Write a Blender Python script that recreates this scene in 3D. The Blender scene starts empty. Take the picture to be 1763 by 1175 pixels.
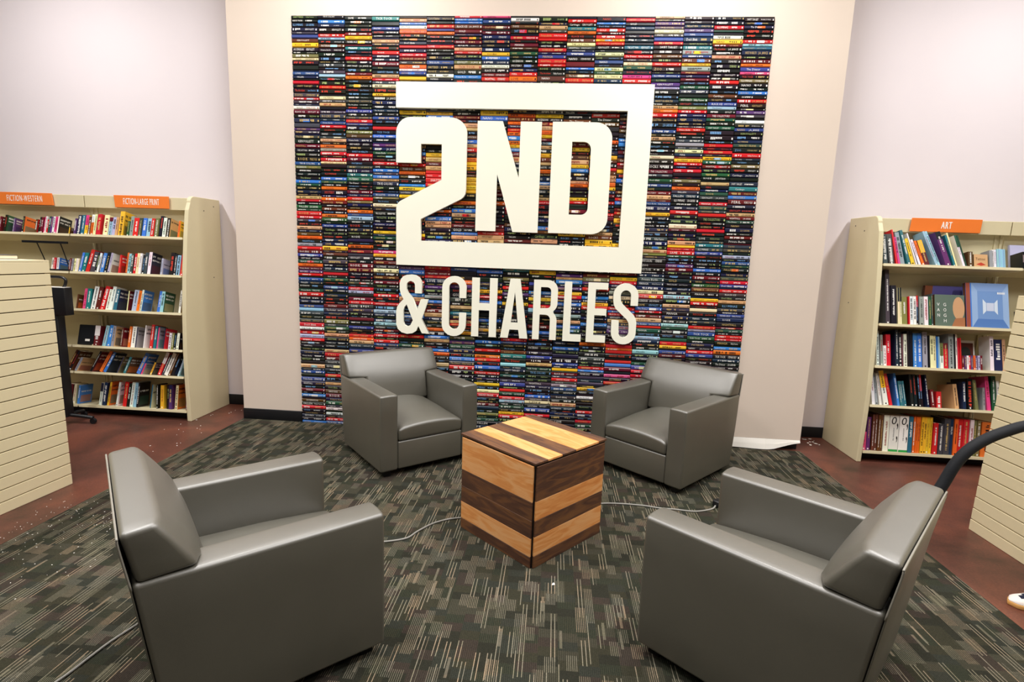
import bpy, bmesh, math, random
import numpy as np
from mathutils import Matrix, Vector
R = math.radians
random.seed(7)
C = bpy.context.scene.collection
S = bpy.context.scene

# ------------------------------------------------------------------ camera
cam = bpy.data.cameras.new('camera'); cam.sensor_width = 36.0
cam.lens = 923.5 / 1763 * 36.0
cam.clip_start = 0.05
co = bpy.data.objects.new('camera', cam); C.objects.link(co)
co.location = (0.3351, -4.7748, 1.6495)
co.rotation_euler = (R(80.8728), R(-1.9845), R(4.5188))
S.camera = co

# ------------------------------------------------------------------ world, lights, exposure
w = bpy.data.worlds.new('store'); S.world = w; w.use_nodes = True
w.node_tree.nodes['Background'].inputs[0].default_value = (1.0, 0.97, 0.95, 1)
w.node_tree.nodes['Background'].inputs[1].default_value = 0.06
S.view_settings.view_transform = 'Standard'; S.view_settings.look = 'None'
S.view_settings.gamma = 1.0; S.view_settings.use_curve_mapping = False
S.view_settings.exposure = 0.10
def area(name, loc, sx, sy, power, col=(1, .975, .955), rot=(0, 0, 0)):
    l = bpy.data.lights.new(name, 'AREA'); l.shape = 'RECTANGLE'; l.size = sx; l.size_y = sy
    l.energy = power; l.color = col
    o = bpy.data.objects.new(name, l); C.objects.link(o); o.location = loc; o.rotation_euler = rot
    return o
CEIL = 4.6
for i, x in enumerate((-4.2, -1.4, 1.4, 4.2)):
    for j, y in enumerate((-1.35, -3.6, -6.2)):
        area('fluorescent_lamp', (x, y, CEIL - .10), 0.28, 1.2, (80, 68, 3)[j]).data.spread = R((180, 135, 150)[j])

# ------------------------------------------------------------------ materials
def lin(c):
    return tuple(((v / 255) / 12.92 if v / 255 <= .04045 else ((v / 255 + .055) / 1.055) ** 2.4) for v in c) + (1.0,)
def mat(name, col, rough=.5, spec=.5, metal=0, bump=0, bscale=60, var=0, vscale=4):
    m = bpy.data.materials.new(name); m.use_nodes = True
    nt = m.node_tree; b = nt.nodes['Principled BSDF']
    b.inputs['Base Color'].default_value = lin(col); b.inputs['Roughness'].default_value = rough
    b.inputs['Specular IOR Level'].default_value = spec; b.inputs['Metallic'].default_value = metal
    tc = nt.nodes.new('ShaderNodeTexCoord')
    if var:
        n = nt.nodes.new('ShaderNodeTexNoise'); n.inputs['Scale'].default_value = vscale; n.inputs['Detail'].default_value = 5
        nt.links.new(tc.outputs['Object'], n.inputs['Vector'])
        mx = nt.nodes.new('ShaderNodeMix'); mx.data_type = 'RGBA'
        a = lin([max(0, v - var) for v in col]); c2 = lin([min(255, v + var) for v in col])
        mx.inputs[6].default_value = a; mx.inputs[7].default_value = c2
        nt.links.new(n.outputs['Fac'], mx.inputs[0]); nt.links.new(mx.outputs[2], b.inputs['Base Color'])
    if bump:
        n2 = nt.nodes.new('ShaderNodeTexNoise'); n2.inputs['Scale'].default_value = bscale; n2.inputs['Detail'].default_value = 3
        nt.links.new(tc.outputs['Object'], n2.inputs['Vector'])
        bp = nt.nodes.new('ShaderNodeBump'); bp.inputs['Strength'].default_value = bump; bp.inputs['Distance'].default_value = .004
        nt.links.new(n2.outputs['Fac'], bp.inputs['Height']); nt.links.new(bp.outputs['Normal'], b.inputs['Normal'])
    return m
def attr_mat(name, rough, spec=.5):
    m = bpy.data.materials.new(name); m.use_nodes = True
    nt = m.node_tree; b = nt.nodes['Principled BSDF']
    a = nt.nodes.new('ShaderNodeAttribute'); a.attribute_name = 'Col'
    nt.links.new(a.outputs['Color'], b.inputs['Base Color'])
    b.inputs['Roughness'].default_value = rough; b.inputs['Specular IOR Level'].default_value = spec
    return m
M = {}
M['white_wall'] = mat('white_wall', (236, 228, 232), .8, .2, bump=.08, bscale=180, var=2, vscale=2)
M['beige_wall'] = mat('beige_wall', (222, 207, 193), .7, .25, bump=.06, bscale=220, var=2, vscale=3)
M['ceiling'] = mat('ceiling_tile', (235, 233, 228), .9, .1, var=4)
M['black_rubber'] = mat('black_rubber', (16, 17, 21), .5, .4, var=3)
M['cream_metal'] = mat('cream_metal', (217, 206, 170), .42, .4, var=3, vscale=6, bump=.03, bscale=300)
M['cream_slat'] = mat('cream_slat', (222, 208, 170), .45, .4, var=4, vscale=3)
M['groove'] = mat('groove_dark', (92, 70, 44), .8, .2, var=6)
M['vinyl'] = mat('grey_vinyl', (76, 73, 62), .5, .8, bump=.12, bscale=420, var=4, vscale=9)
_b = M['vinyl'].node_tree.nodes['Principled BSDF']; _b.inputs['Coat Weight'].default_value = 1.0; _b.inputs['Coat Roughness'].default_value = .44; _b.inputs['Coat IOR'].default_value = 1.75
M['piping'] = mat('vinyl_piping', (136, 132, 122), .4, .5, var=4)
M['foot'] = mat('black_foot', (14, 14, 14), .5, .4, var=3)
M['white_sign'] = mat('white_sign', (250, 249, 232), .35, .4, var=2)
M['orange'] = mat('orange_sign', (242, 128, 52), .5, .3, var=4)
M['letter'] = mat('white_letter', (252, 246, 236), .5, .3, var=2)
M['black_metal'] = mat('black_metal', (20, 21, 24), .4, .5, var=4)
M['foam'] = mat('black_foam', (24, 26, 30), .75, .3, var=5, bump=.2, bscale=150)
M['cord'] = mat('grey_cord', (140, 138, 132), .5, .4, var=6)
M['board'] = mat('dark_board', (12, 12, 12), .9, .1, var=3)
M['paper'] = mat('white_paper', (240, 236, 228), .8, .2, var=4)
M['pages'] = mat('page_edges', (228, 218, 196), .85, .2, var=8, vscale=30)
M['edge'] = mat('black_edge', (16, 13, 12), .6, .3, var=4)
M['spine'] = attr_mat('printed_spine', .38, .4)
M['cover'] = attr_mat('printed_cover', .35, .5)

def nodes(m): return m.node_tree.nodes, m.node_tree.links
def wood(name, c1, c2, c3):
    m = mat(name, c1, .5, .35); n, l = nodes(m); b = n['Principled BSDF']
    tc = n.new('ShaderNodeTexCoord'); oi = n.new('ShaderNodeObjectInfo')
    ad = n.new('ShaderNodeVectorMath'); ad.operation = 'MULTIPLY_ADD'
    cmb = n.new('ShaderNodeCombineXYZ')
    for i in range(3): l.new(oi.outputs['Random'], cmb.inputs[i])
    l.new(cmb.outputs[0], ad.inputs[0]); ad.inputs[1].default_value = (13, 7, 5); l.new(tc.outputs['Object'], ad.inputs[2])
    mp = n.new('ShaderNodeMapping'); mp.inputs['Scale'].default_value = (1.6, 9, 9); l.new(ad.outputs[0], mp.inputs[0])
    nz = n.new('ShaderNodeTexNoise'); nz.inputs['Scale'].default_value = 1.7; nz.inputs['Detail'].default_value = 4; nz.inputs['Distortion'].default_value = .6
    l.new(mp.outputs[0], nz.inputs['Vector'])
    mu = n.new('ShaderNodeMath'); mu.operation = 'MULTIPLY'; mu.inputs[1].default_value = 26; l.new(nz.outputs['Fac'], mu.inputs[0])
    sn = n.new('ShaderNodeMath'); sn.operation = 'SINE'; l.new(mu.outputs[0], sn.inputs[0])
    mr = n.new('ShaderNodeMapRange'); mr.inputs[1].default_value = -1; mr.inputs[2].default_value = 1; l.new(sn.outputs[0], mr.inputs[0])
    m2 = n.new('ShaderNodeMath'); m2.operation = 'MULTIPLY'; m2.inputs[1].default_value = .3; l.new(mr.outputs[0], m2.inputs[0])
    n3 = n.new('ShaderNodeTexNoise'); n3.inputs['Scale'].default_value = 1.1; n3.inputs['Detail'].default_value = 3
    l.new(mp.outputs[0], n3.inputs['Vector'])
    mp2 = n.new('ShaderNodeMapping'); mp2.inputs['Scale'].default_value = (6, 160, 160); l.new(ad.outputs[0], mp2.inputs[0])
    n4 = n.new('ShaderNodeTexNoise'); n4.inputs['Scale'].default_value = 1; l.new(mp2.outputs[0], n4.inputs['Vector'])
    a1 = n.new('ShaderNodeMath'); a1.operation = 'MULTIPLY_ADD'; a1.inputs[1].default_value = .6; l.new(n3.outputs['Fac'], a1.inputs[0]); l.new(m2.outputs[0], a1.inputs[2])
    a2 = n.new('ShaderNodeMath'); a2.operation = 'MULTIPLY_ADD'; a2.inputs[1].default_value = .35; l.new(n4.outputs['Fac'], a2.inputs[0]); l.new(a1.outputs[0], a2.inputs[2])
    cr = n.new('ShaderNodeValToRGB'); e = cr.color_ramp.elements
    e[0].position = .3; e[0].color = lin(c2); e[1].position = .95; e[1].color = lin(c3)
    x = e.new(.6); x.color = lin(c1)
    l.new(a2.outputs[0], cr.inputs[0]); l.new(cr.outputs[0], b.inputs['Base Color'])
    return m
M['light_wood'] = wood('light_plywood', (220, 152, 88), (202, 122, 58), (226, 172, 118))
M['dark_wood'] = wood('dark_stained_plywood', (88, 58, 42), (66, 44, 35), (120, 80, 47))

def concrete():
    m = mat('red_stained_concrete', (110, 62, 48), .42, .4); n, l = nodes(m); b = n['Principled BSDF']
    tc = n.new('ShaderNodeTexCoord')
    n1 = n.new('ShaderNodeTexNoise'); n1.inputs['Scale'].default_value = 1.6; n1.inputs['Detail'].default_value = 8; n1.inputs['Roughness'].default_value = .65; n1.inputs['Distortion'].default_value = .5
    l.new(tc.outputs['Object'], n1.inputs['Vector'])
    cr = n.new('ShaderNodeValToRGB'); e = cr.color_ramp.elements
    e[0].position = .3; e[0].color = lin((58, 39, 31)); e[1].position = .72; e[1].color = lin((122, 70, 53))
    x = e.new(.5); x.color = lin((92, 55, 45))
    l.new(n1.outputs['Fac'], cr.inputs[0])
    n2 = n.new('ShaderNodeTexNoise'); n2.inputs['Scale'].default_value = 90; n2.inputs['Detail'].default_value = 2; l.new(tc.outputs['Object'], n2.inputs['Vector'])
    mx = n.new('ShaderNodeMix'); mx.data_type = 'RGBA'; mx.blend_type = 'OVERLAY'; mx.inputs[0].default_value = .45
    l.new(cr.outputs[0], mx.inputs[6]); l.new(n2.outputs['Fac'], mx.inputs[7]); l.new(mx.outputs[2], b.inputs['Base Color'])
    return m
M['concrete'] = concrete()

def carpet():
    m = mat('patterned_carpet', (60, 60, 52), .95, .05); n, l = nodes(m); b = n['Principled BSDF']
    def math_(op, a, bb=None, c=None):
        q = n.new('ShaderNodeMath'); q.operation = op
        for i, v in enumerate((a, bb, c)):
            if v is None: continue
            if isinstance(v, (int, float)): q.inputs[i].default_value = v
            else: l.new(v, q.inputs[i])
        return q.outputs[0]
    tc = n.new('ShaderNodeTexCoord'); sp = n.new('ShaderNodeSeparateXYZ'); l.new(tc.outputs['Object'], sp.inputs[0])
    X, Y = sp.outputs[0], sp.outputs[1]
    def cell(cw, ch, seed):
        cx = math_('FLOOR', math_('DIVIDE', X, cw))
        wn = n.new('ShaderNodeTexWhiteNoise'); wn.noise_dimensions = '2D'
        cb = n.new('ShaderNodeCombineXYZ'); l.new(cx, cb.inputs[0]); cb.inputs[1].default_value = seed; l.new(cb.outputs[0], wn.inputs[0])
        cy = math_('FLOOR', math_('DIVIDE', math_('MULTIPLY_ADD', wn.outputs['Value'], ch, Y), ch))
        w2 = n.new('ShaderNodeTexWhiteNoise'); w2.noise_dimensions = '3D'
        c2 = n.new('ShaderNodeCombineXYZ'); l.new(cx, c2.inputs[0]); l.new(cy, c2.inputs[1]); c2.inputs[2].default_value = seed; l.new(c2.outputs[0], w2.inputs[0])
        return w2.outputs['Value'], w2.outputs['Color']
    v1, c1 = cell(.085, .055, 1.5); v2, c2 = cell(.046, .085, 5.5); v3, c3 = cell(.026, .15, 9.5); v4, c4 = cell(.012, .11, 3.5)
    cr = n.new('ShaderNodeValToRGB'); e = cr.color_ramp.elements; cr.color_ramp.interpolation = 'CONSTANT'
    cols = [(41, 41, 34), (48, 47, 37), (43, 45, 39), (49, 43, 38), (40, 43, 34), (51, 50, 41)]
    e[0].position = 0; e[0].color = lin(cols[0]); e[1].position = 1 / 6; e[1].color = lin(cols[1])
    for i in range(2, 6): q = e.new(i / 6); q.color = lin(cols[i])
    l.new(v1, cr.inputs[0])
    # fine raised loop lines running away from the wall
    line = math_('LESS_THAN', math_('FRACT', math_('DIVIDE', X, .0082)), .38)
    line2 = math_('LESS_THAN', math_('FRACT', math_('DIVIDE', X, .0164)), .24)
    g1 = math_('GREATER_THAN', v2, .69); g2 = math_('GREATER_THAN', v3, .72)
    sep = n.new('ShaderNodeSeparateColor'); l.new(c2, sep.inputs[0])
    f = math_('MAXIMUM', math_('MULTIPLY', math_('MULTIPLY', line, g1), math_('MULTIPLY_ADD', sep.outputs[0], .36, .14)),
              math_('MULTIPLY', math_('MULTIPLY', line2, g2), .7))
    f = math_('MAXIMUM', f, math_('MULTIPLY', math_('GREATER_THAN', v4, .97), .35))
    f = math_('MAXIMUM', f, math_('MULTIPLY', line, math_('MULTIPLY', v1, .09)))
    lc = n.new('ShaderNodeValToRGB'); q = lc.color_ramp.elements
    q[0].color = lin((134, 128, 106)); q[1].color = lin((164, 142, 116)); z = q.new(.5); z.color = lin((138, 132, 116))
    l.new(sep.outputs[1], lc.inputs[0])
    mx = n.new('ShaderNodeMix'); mx.data_type = 'RGBA'; l.new(f, mx.inputs[0]); l.new(cr.outputs[0], mx.inputs[6]); l.new(lc.outputs[0], mx.inputs[7])
    nz = n.new('ShaderNodeTexNoise'); nz.inputs['Scale'].default_value = 260; nz.inputs['Detail'].default_value = 2; l.new(tc.outputs['Object'], nz.inputs['Vector'])
    mo = n.new('ShaderNodeMix'); mo.data_type = 'RGBA'; mo.blend_type = 'OVERLAY'; mo.inputs[0].default_value = .6
    l.new(mx.outputs[2], mo.inputs[6]); l.new(nz.outputs['Fac'], mo.inputs[7]); l.new(mo.outputs[2], b.inputs['Base Color'])
    bp = n.new('ShaderNodeBump'); bp.inputs['Strength'].default_value = .5; bp.inputs['Distance'].default_value = .003
    l.new(nz.outputs['Fac'], bp.inputs['Height']); l.new(bp.outputs['Normal'], b.inputs['Normal'])
    return m
M['carpet'] = carpet()

# ------------------------------------------------------------------ building helpers
class MB:
    """collects polygons (own vertices per face) with a colour each; build() links them as one mesh object"""
    def __init__(s): s.v = []; s.f = []; s.c = []
    def poly(s, pts, col=None):
        k = len(s.v); s.v += [tuple(p) for p in pts]; s.f.append(tuple(range(k, k + len(pts)))); s.c.append(col)
    def quadmesh(s, vs, fs, col=None):
        k = len(s.v); s.v += [tuple(p) for p in vs]
        for f in fs: s.f.append(tuple(k + i for i in f)); s.c.append(col)
    def box(s, x0, x1, y0, y1, z0, z1, col=None):
        vs = [(x0, y0, z0), (x1, y0, z0), (x1, y1, z0), (x0, y1, z0), (x0, y0, z1), (x1, y0, z1), (x1, y1, z1), (x0, y1, z1)]
        s.quadmesh(vs, [(0, 3, 2, 1), (4, 5, 6, 7), (0, 1, 5, 4), (1, 2, 6, 5), (2, 3, 7, 6), (3, 0, 4, 7)], col)
    def prism(s, pts, axis, a, b, col=None):
        """polygon pts in the plane across `axis`, extruded from a to b"""
        def P(p, t): return {'x': (t, p[0], p[1]), 'y': (p[0], t, p[1]), 'z': (p[0], p[1], t)}[axis]
        n = len(pts); vs = [P(p, a) for p in pts] + [P(p, b) for p in pts]
        fs = [tuple(range(n))[::-1], tuple(range(n, 2 * n))] + [(i, (i + 1) % n, n + (i + 1) % n, n + i) for i in range(n)]
        s.quadmesh(vs, fs, col)
    def mesh(s, name, colours=False, smooth=False):
        me = bpy.data.meshes.new(name); me.from_pydata(s.v, [], s.f)
        if colours:
            a = me.color_attributes.new('Col', 'FLOAT_COLOR', 'CORNER')
            tot = np.array([len(f) for f in s.f]); cc = np.array([c for c in s.c], dtype=np.float32)
            a.data.foreach_set('color', np.repeat(cc, tot, axis=0).ravel())
        else:
            bm = bmesh.new(); bm.from_mesh(me); bmesh.ops.recalc_face_normals(bm, faces=bm.faces); bm.to_mesh(me); bm.free()
        if smooth: me.polygons.foreach_set('use_smooth', [True] * len(me.polygons))
        return me
    def build(s, name, m, parent=None, colours=False, smooth=False):
        return obj(name, s.mesh(name, colours, smooth), m, parent)
def obj(name, me, m, parent=None):
    o = bpy.data.objects.new(name, me); C.objects.link(o)
    if m is not None: me.materials.append(m)
    if parent is not None: o.parent = parent
    return o
def tag(o, label=None, cat=None, group=None, kind=None):
    if label: o['label'] = label
    if cat: o['category'] = cat
    if group: o['group'] = group
    if kind: o['kind'] = kind
    return o
def thing(name, label, cat, loc=(0, 0, 0), rz=0, group=None):
    o = bpy.data.objects.new(name, None); C.objects.link(o); o.location = loc; o.rotation_euler = (0, 0, rz)
    o.empty_display_size = .1
    return tag(o, label, cat, group)
def struct(name, mb, m, parent=None):
    o = mb.build(name, m, parent)
    if parent is None: o['kind'] = 'structure'
    return o
def bevel(o, w, seg=3, smooth=True):
    b = o.modifiers.new('bevel', 'BEVEL'); b.width = w; b.segments = seg; b.limit_method = 'ANGLE'; b.angle_limit = R(35)
    if smooth: o.data.polygons.foreach_set('use_smooth', [True] * len(o.data.polygons))
    return o
def bx(x0, x1, y0, y1, z0, z1):
    b = MB(); b.box(x0, x1, y0, y1, z0, z1); return b
def tube(name, pts, r, m, parent=None, sub=6, res=10):
    """round tube through pts (Catmull-Rom), one mesh"""
    P = [Vector(p) for p in pts]; path = []
    for i in range(len(P) - 1):
        p0 = P[max(i - 1, 0)]; p1 = P[i]; p2 = P[i + 1]; p3 = P[min(i + 2, len(P) - 1)]
        for k in range(sub):
            t = k / sub
            path.append(.5 * ((2 * p1) + (p2 - p0) * t + (2 * p0 - 5 * p1 + 4 * p2 - p3) * t * t + (3 * p1 - p0 - 3 * p2 + p3) * t ** 3))
    path.append(P[-1]); vs = []; fs = []; n = res
    up = Vector((0, 0, 1)); prev = None
    for i, p in enumerate(path):
        d = (path[min(i + 1, len(path) - 1)] - path[max(i - 1, 0)]).normalized()
        if prev is None: a = d.orthogonal().normalized()
        else: a = (prev - d * prev.dot(d)).normalized()
        prev = a; bb = d.cross(a)
        for k in range(n):
            q = p + (a * math.cos(2 * math.pi * k / n) + bb * math.sin(2 * math.pi * k / n)) * r; vs.append(tuple(q))
    for i in range(len(path) - 1):
        for k in range(n): fs.append((i * n + k, i * n + (k + 1) % n, (i + 1) * n + (k + 1) % n, (i + 1) * n + k))
    fs.append(tuple(range(n))[::-1]); fs.append(tuple(len(vs) - n + k for k in range(n)))
    b = MB(); b.quadmesh(vs, fs); o = b.build(name, m, parent, smooth=True); return o
def cyl(mb, c, r, z0, z1, n=14):
    mb.prism([(c[0] + r * math.cos(2 * math.pi * i / n), c[1] + r * math.sin(2 * math.pi * i / n)) for i in range(n)], 'z', z0, z1)

# glyph outlines, taken once from Blender's built-in font
GL = {}
def glyph(ch, res):
    k = (ch, res)
    if k not in GL:
        c = bpy.data.curves.new('glyph', 'FONT'); c.resolution_u = res; c.body = ch
        o = bpy.data.objects.new('glyph', c); me = o.to_mesh()
        vs = [(v.co.x, v.co.y) for v in me.vertices]; fs = [tuple(p.vertices) for p in me.polygons]
        o.to_mesh_clear(); bpy.data.objects.remove(o); bpy.data.curves.remove(c)
        wd = max((v[0] for v in vs), default=.22) + .07
        GL[k] = (vs, fs, .3 if ch == ' ' else wd)
    return GL[k]
def text_polys(s, res=1, gap=0.0):
    """list of (verts, faces) with total width, cap height .69"""
    x = 0; out = []
    for ch in s:
        vs, fs, wd = glyph(ch, res); out.append(([(v[0] + x, v[1]) for v in vs], fs)); x += wd + gap
    return out, x
def put_text(mb, s, fn, width, height, col=None, res=1, maxsx=1.0):
    """writes s; fn maps (u, v), u along 0..width, v 0..height, to a 3-D point"""
    polys, tw = text_polys(s, res)
    sy = height / .69; sx = min(width / tw, sy * maxsx)
    for vs, fs in polys: mb.quadmesh([fn(v[0] * sx, v[1] * sy) for v in vs], fs, col)
    return tw * sx
def dashes(mb, fn, u0, u1, v0, v1, col):
    """tiny unreadable print: a run of short strokes"""
    u = u0
    while u < u1:
        if random.random() < .15: u += (v1 - v0) * .5; continue
        ww = (v1 - v0) * random.uniform(.28, .55); a = v0 + (v1 - v0) * random.choice((0, 0, .0, .3)); 
        mb.poly([fn(u, a), fn(u + ww, a), fn(u + ww, v1), fn(u, v1)], col); u += ww + (v1 - v0) * .22
def arc(cx, cy, r, a0, a1, n=7, ry=None):
    ry = r if ry is None else ry
    return [(cx + r * math.cos(R(a0 + (a1 - a0) * i / n)), cy + ry * math.sin(R(a0 + (a1 - a0) * i / n))) for i in range(n + 1)]
def plate(name, outlines, y0, y1, m, parent):
    """flat sheet letter: outline with holes in the x-z plane, thickness y0..y1"""
    c = bpy.data.curves.new(name, 'CURVE'); c.dimensions = '2D'; c.fill_mode = 'BOTH'; c.extrude = (y1 - y0) / 2
    for pts in outlines:
        sp = c.splines.new('POLY'); sp.points.add(len(pts) - 1); sp.use_cyclic_u = True
        for i, p in enumerate(pts): sp.points[i].co = (p[0], p[1], 0, 1)
    o = bpy.data.objects.new(name, c); me = bpy.data.meshes.new_from_object(o); bpy.data.objects.remove(o)
    me.transform(Matrix.Translation((0, (y0 + y1) / 2, 0)) @ Matrix.Rotation(R(90), 4, 'X')); me.name = name
    return obj(name, me, m, parent)

# ================================================================== SETTING
struct('floor', bx(-9, 9, -9.5, .6, -.06, 0), M['concrete'])
struct('wall_back', bx(-9, 9, .45, .6, 0, CEIL), M['white_wall'])
PL, PR = -2.5824, 2.5968
struct('wall_center', bx(PL, PR, .014, .4495, .10, CEIL), M['beige_wall'])
struct('trim_1', bx(PL + .01, PR - .004, .06, .4495, 0, .0995), M['black_rubber'])      # dark plinth behind the peeled skirting
bevel(struct('baseboard_center', bx(PL, -1.9995, -.002, .0135, 0, .106), M['black_rubber']), .004, 2)
bevel(struct('baseboard_left', bx(-9, PL - .002, .436, .4495, 0, .108), M['black_rubber']), .004, 2)
bevel(struct('baseboard_right', bx(PR + .002, 9, .436, .4495, 0, .104), M['black_rubber']), .004, 2)
struct('ceiling', bx(-9, 9, -9.5, .6, CEIL, CEIL + .05), M['ceiling'])
for i, x in enumerate((-4.2, -1.4, 1.4, 4.2)):
    for y in (-1.35, -3.6, -6.2):
        b = MB(); b.box(x - .17, x - .15, y - .64, y + .64, CEIL - .085, CEIL); b.box(x + .15, x + .17, y - .64, y + .64, CEIL - .085, CEIL)
        b.box(x - .15, x + .15, y - .64, y - .62, CEIL - .085, CEIL); b.box(x - .15, x + .15, y + .62, y + .64, CEIL - .085, CEIL)
        tag(b.build('ceiling_light', M['white_sign']), 'white fluorescent ceiling trough, ' + ('far left', 'centre left', 'centre right', 'far right')[i] + ' in the ' + {-1.35: 'row nearest the book wall', -3.6: 'middle row', -6.2: 'row farthest from the book wall'}[y], 'light', 'ceiling light troughs')
# skirting strip on the right: torn loose, its end lifted and curled out from the wall
b = MB(); N = 26; top = []; bot = []
for i in range(N + 1):
    t = i / N; x = 2.002 + t * (PR - 2.006)
    zt = .101; zb = float(np.interp(t, [0, .3, .52, .62, .75, .9, 1], [.014, .011, .010, .018, .042, .068, .080]))
    yo = -.004 - .02 * math.sin(math.pi * min(1, t * 1.1)) ** 2 * .8
    top.append((x, .008, zt)); bot.append((x, yo, zb))
for i in range(N):
    mid0 = tuple((a + c) / 2 - (.002 if k == 1 else 0) for k, (a, c) in enumerate(zip(top[i], bot[i]))); mid1 = tuple((a + c) / 2 - (.002 if k == 1 else 0) for k, (a, c) in enumerate(zip(top[i + 1], bot[i + 1])))
    b.poly([top[i], top[i + 1], mid1, mid0]); b.poly([mid0, mid1, bot[i + 1], bot[i]])
o = struct('trim_2', b, M['paper']); sm = o.modifiers.new('solid', 'SOLIDIFY'); sm.thickness = .002

o = tag(bx(PL, PR, -6.4, -.004, 0, .005).build('carpet', M['carpet']), 'dark grey-green carpet with short broken stripes in front of the book wall', 'carpet')
CZ = .005

# ================================================================== BOOK WALL
PAL = {'K': (24, 23, 26), 'N': (30, 38, 68), 'B': (62, 122, 206), 'U': (52, 74, 140), 'S': (150, 194, 214), 'R': (206, 36, 42), 'M': (104, 26, 34), 'O': (228, 108, 36), 'Y': (238, 188, 48),
       'C': (236, 226, 176), 'W': (236, 234, 230), 'G': (150, 152, 156), 'H': (64, 66, 72), 'L': (176, 176, 206), 'P': (92, 54, 112), 'T': (44, 112, 122), 'E': (38, 82, 60), 'V': (120, 118, 72),
       'D': (98, 60, 36), 'A': (206, 164, 118), 'I': (214, 72, 130)}
NAME = {'K': 'black', 'N': 'navy', 'B': 'blue', 'U': 'dark blue', 'S': 'pale blue', 'R': 'red', 'M': 'maroon', 'O': 'orange', 'Y': 'yellow', 'C': 'cream', 'W': 'white', 'G': 'grey', 'H': 'charcoal',
        'L': 'lavender', 'P': 'purple', 'T': 'teal', 'E': 'dark green', 'V': 'olive', 'D': 'brown', 'A': 'tan', 'I': 'pink'}
def colour(k, j=9):
    return lin([min(255, max(0, v + random.randint(-j, j))) for v in PAL[k]])
WHITE, GOLD, INK = lin((238, 236, 230)), lin((206, 176, 110)), lin((26, 24, 26))
def ink(k):
    if k in 'YCWSLGAIO': return random.choice([INK, INK, WHITE if k in 'OI' else INK, lin((150, 40, 40))])
    if k == 'K': return random.choice([WHITE, WHITE, WHITE, GOLD, lin((220, 70, 50)), lin((170, 190, 120)), lin((120, 170, 220))])
    return random.choice([WHITE, WHITE, WHITE, GOLD])
TITLES = ['SWIFT TARGET', 'THE LAST MAN', 'ROCKS', 'ZOO', 'TOYS', 'ROGUE', 'TICK TOCK', 'Private Berlin', 'MYSTERY', 'SHATTERED', 'NANO', 'BLACK ICE', 'NIGHTFALL', 'ASCENSION', 'THE INNER CIRCLE', 'THE COLLECTORS',
          'GOLD', 'Lord of Shadows', 'FALLEN', 'PERIL', 'ILLUMINAE', 'KEN FOLLETT', 'TRUE COLORS', 'HARVEY FRANK', 'The Accident', 'SAME', 'LOVE', "Don't Blink", 'The Dinner', 'PATERNO', 'Carthage', 'MANGA', 'INVEST IN HEALTH']
AUTHORS = ['James Patterson', 'JAMES PATTERSON', 'KEN FOLLETT', 'LISA GARDNER', 'MICHAEL DOUGLAS', 'J.A. JANCE', 'Ridley Pearson', 'STEPHEN FREY']
def spine_book(mb, x0, x1, z0, z1, key):
    """one shelved-flat book seen from its spine: shallow round spine, flush ends, printed title"""
    c = colour(key, 10); h = z1 - z0; g = .0007; x0 += g * 1.5 + random.uniform(0, .002); x1 -= g * 1.5 + random.uniform(0, .002); z0 += g; z1 -= g
    y = -random.uniform(.0, .004); yb = .0135
    prof = [(yb, z0), (y + .0075, z0), (y, z0 + h * .22), (y, z1 - h * .22), (y + .0075, z1), (yb, z1)]
    for i in range(5):
        a, d = prof[i], prof[i + 1]; mb.poly([(x0, a[0], a[1]), (x1, a[0], a[1]), (x1, d[0], d[1]), (x0, d[0], d[1])], c)
    mb.poly([(x0, p[0], p[1]) for p in prof], c); mb.poly([(x1, p[0], p[1]) for p in prof[::-1]], c)
    W = x1 - x0; yt = y - .0007
    if h < .016 or random.random() < .06: return
    if random.random() < .07:       # a printed band of another colour on the spine
        k2 = colour(random.choice('ROYSCWB')); u = random.uniform(.3, .55) * W
        mb.poly([(x0 + u, yt + .0003, z0 + h * .2), (x0 + u + .06, yt + .0003, z0 + h * .2), (x0 + u + .06, yt + .0003, z1 - h * .2), (x0 + u, yt + .0003, z1 - h * .2)], k2)
    tc = ink(key); th = h * random.uniform(.34, .52); vz = z0 + (h - th) / 2
    fn = lambda u, v: (x0 + u, yt, vz + v)
    two = random.random() < .72
    u = random.uniform(.012, .03)
    def block(u, wmax, hh, words):
        f = lambda a, v: (x0 + u + a, yt, z0 + (h - hh) / 2 + v)
        if random.random() < .62: return put_text(mb, random.choice(words), f, wmax, hh, tc, 1, .95)
        dashes(mb, f, 0, wmax * random.uniform(.6, 1), 0, hh, tc); return wmax
    if two:
        u += block(u, .088, th, TITLES) + random.uniform(.015, .03)
        tc = random.choice([tc, ink(key)]); u2 = max(u, .115)
        block(u2, min(.082, W - .03 - u2), th * random.choice([.62, .8, 1]), AUTHORS)
    else: block(u + .02, .14, th, TITLES)
    if random.random() < .75:
        f = lambda a, v: (x1 - .017 + a, yt, vz + v); q = th * .8
        mb.poly([f(0, 0), f(q * .7, 0), f(q * .7, q), f(0, q)], tc)
wall = thing('book_wall', 'wall display of stacked books, spines out, behind the white sign', 'book display', (0, 0, 0))
bx(-1.9975, 1.9975, .0136, .0139, 0, 3.6).build('backing_board', M['board'], wall)
H = 3.6; CW = .235
def hidden(x, z):
    """roughly behind the sign bars or an armchair"""
    if -1.07 < x < 1.08 and (1.53 < z < 1.745 or 2.855 < z < 3.065): return .1
    if -1.07 < x < -.46 and 1.75 < z < 2.78: return .3
    if -.37 < x < .77 and 1.85 < z < 2.76: return .4
    if -1.07 < x < 1.08 and .91 < z < 1.44: return .6
    if (-1.7 < x < -.65 or .7 < x < 1.9) and z < .62: return 0
    if -.5 < x < .7 and z < .1: return .2
    return 1
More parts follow.
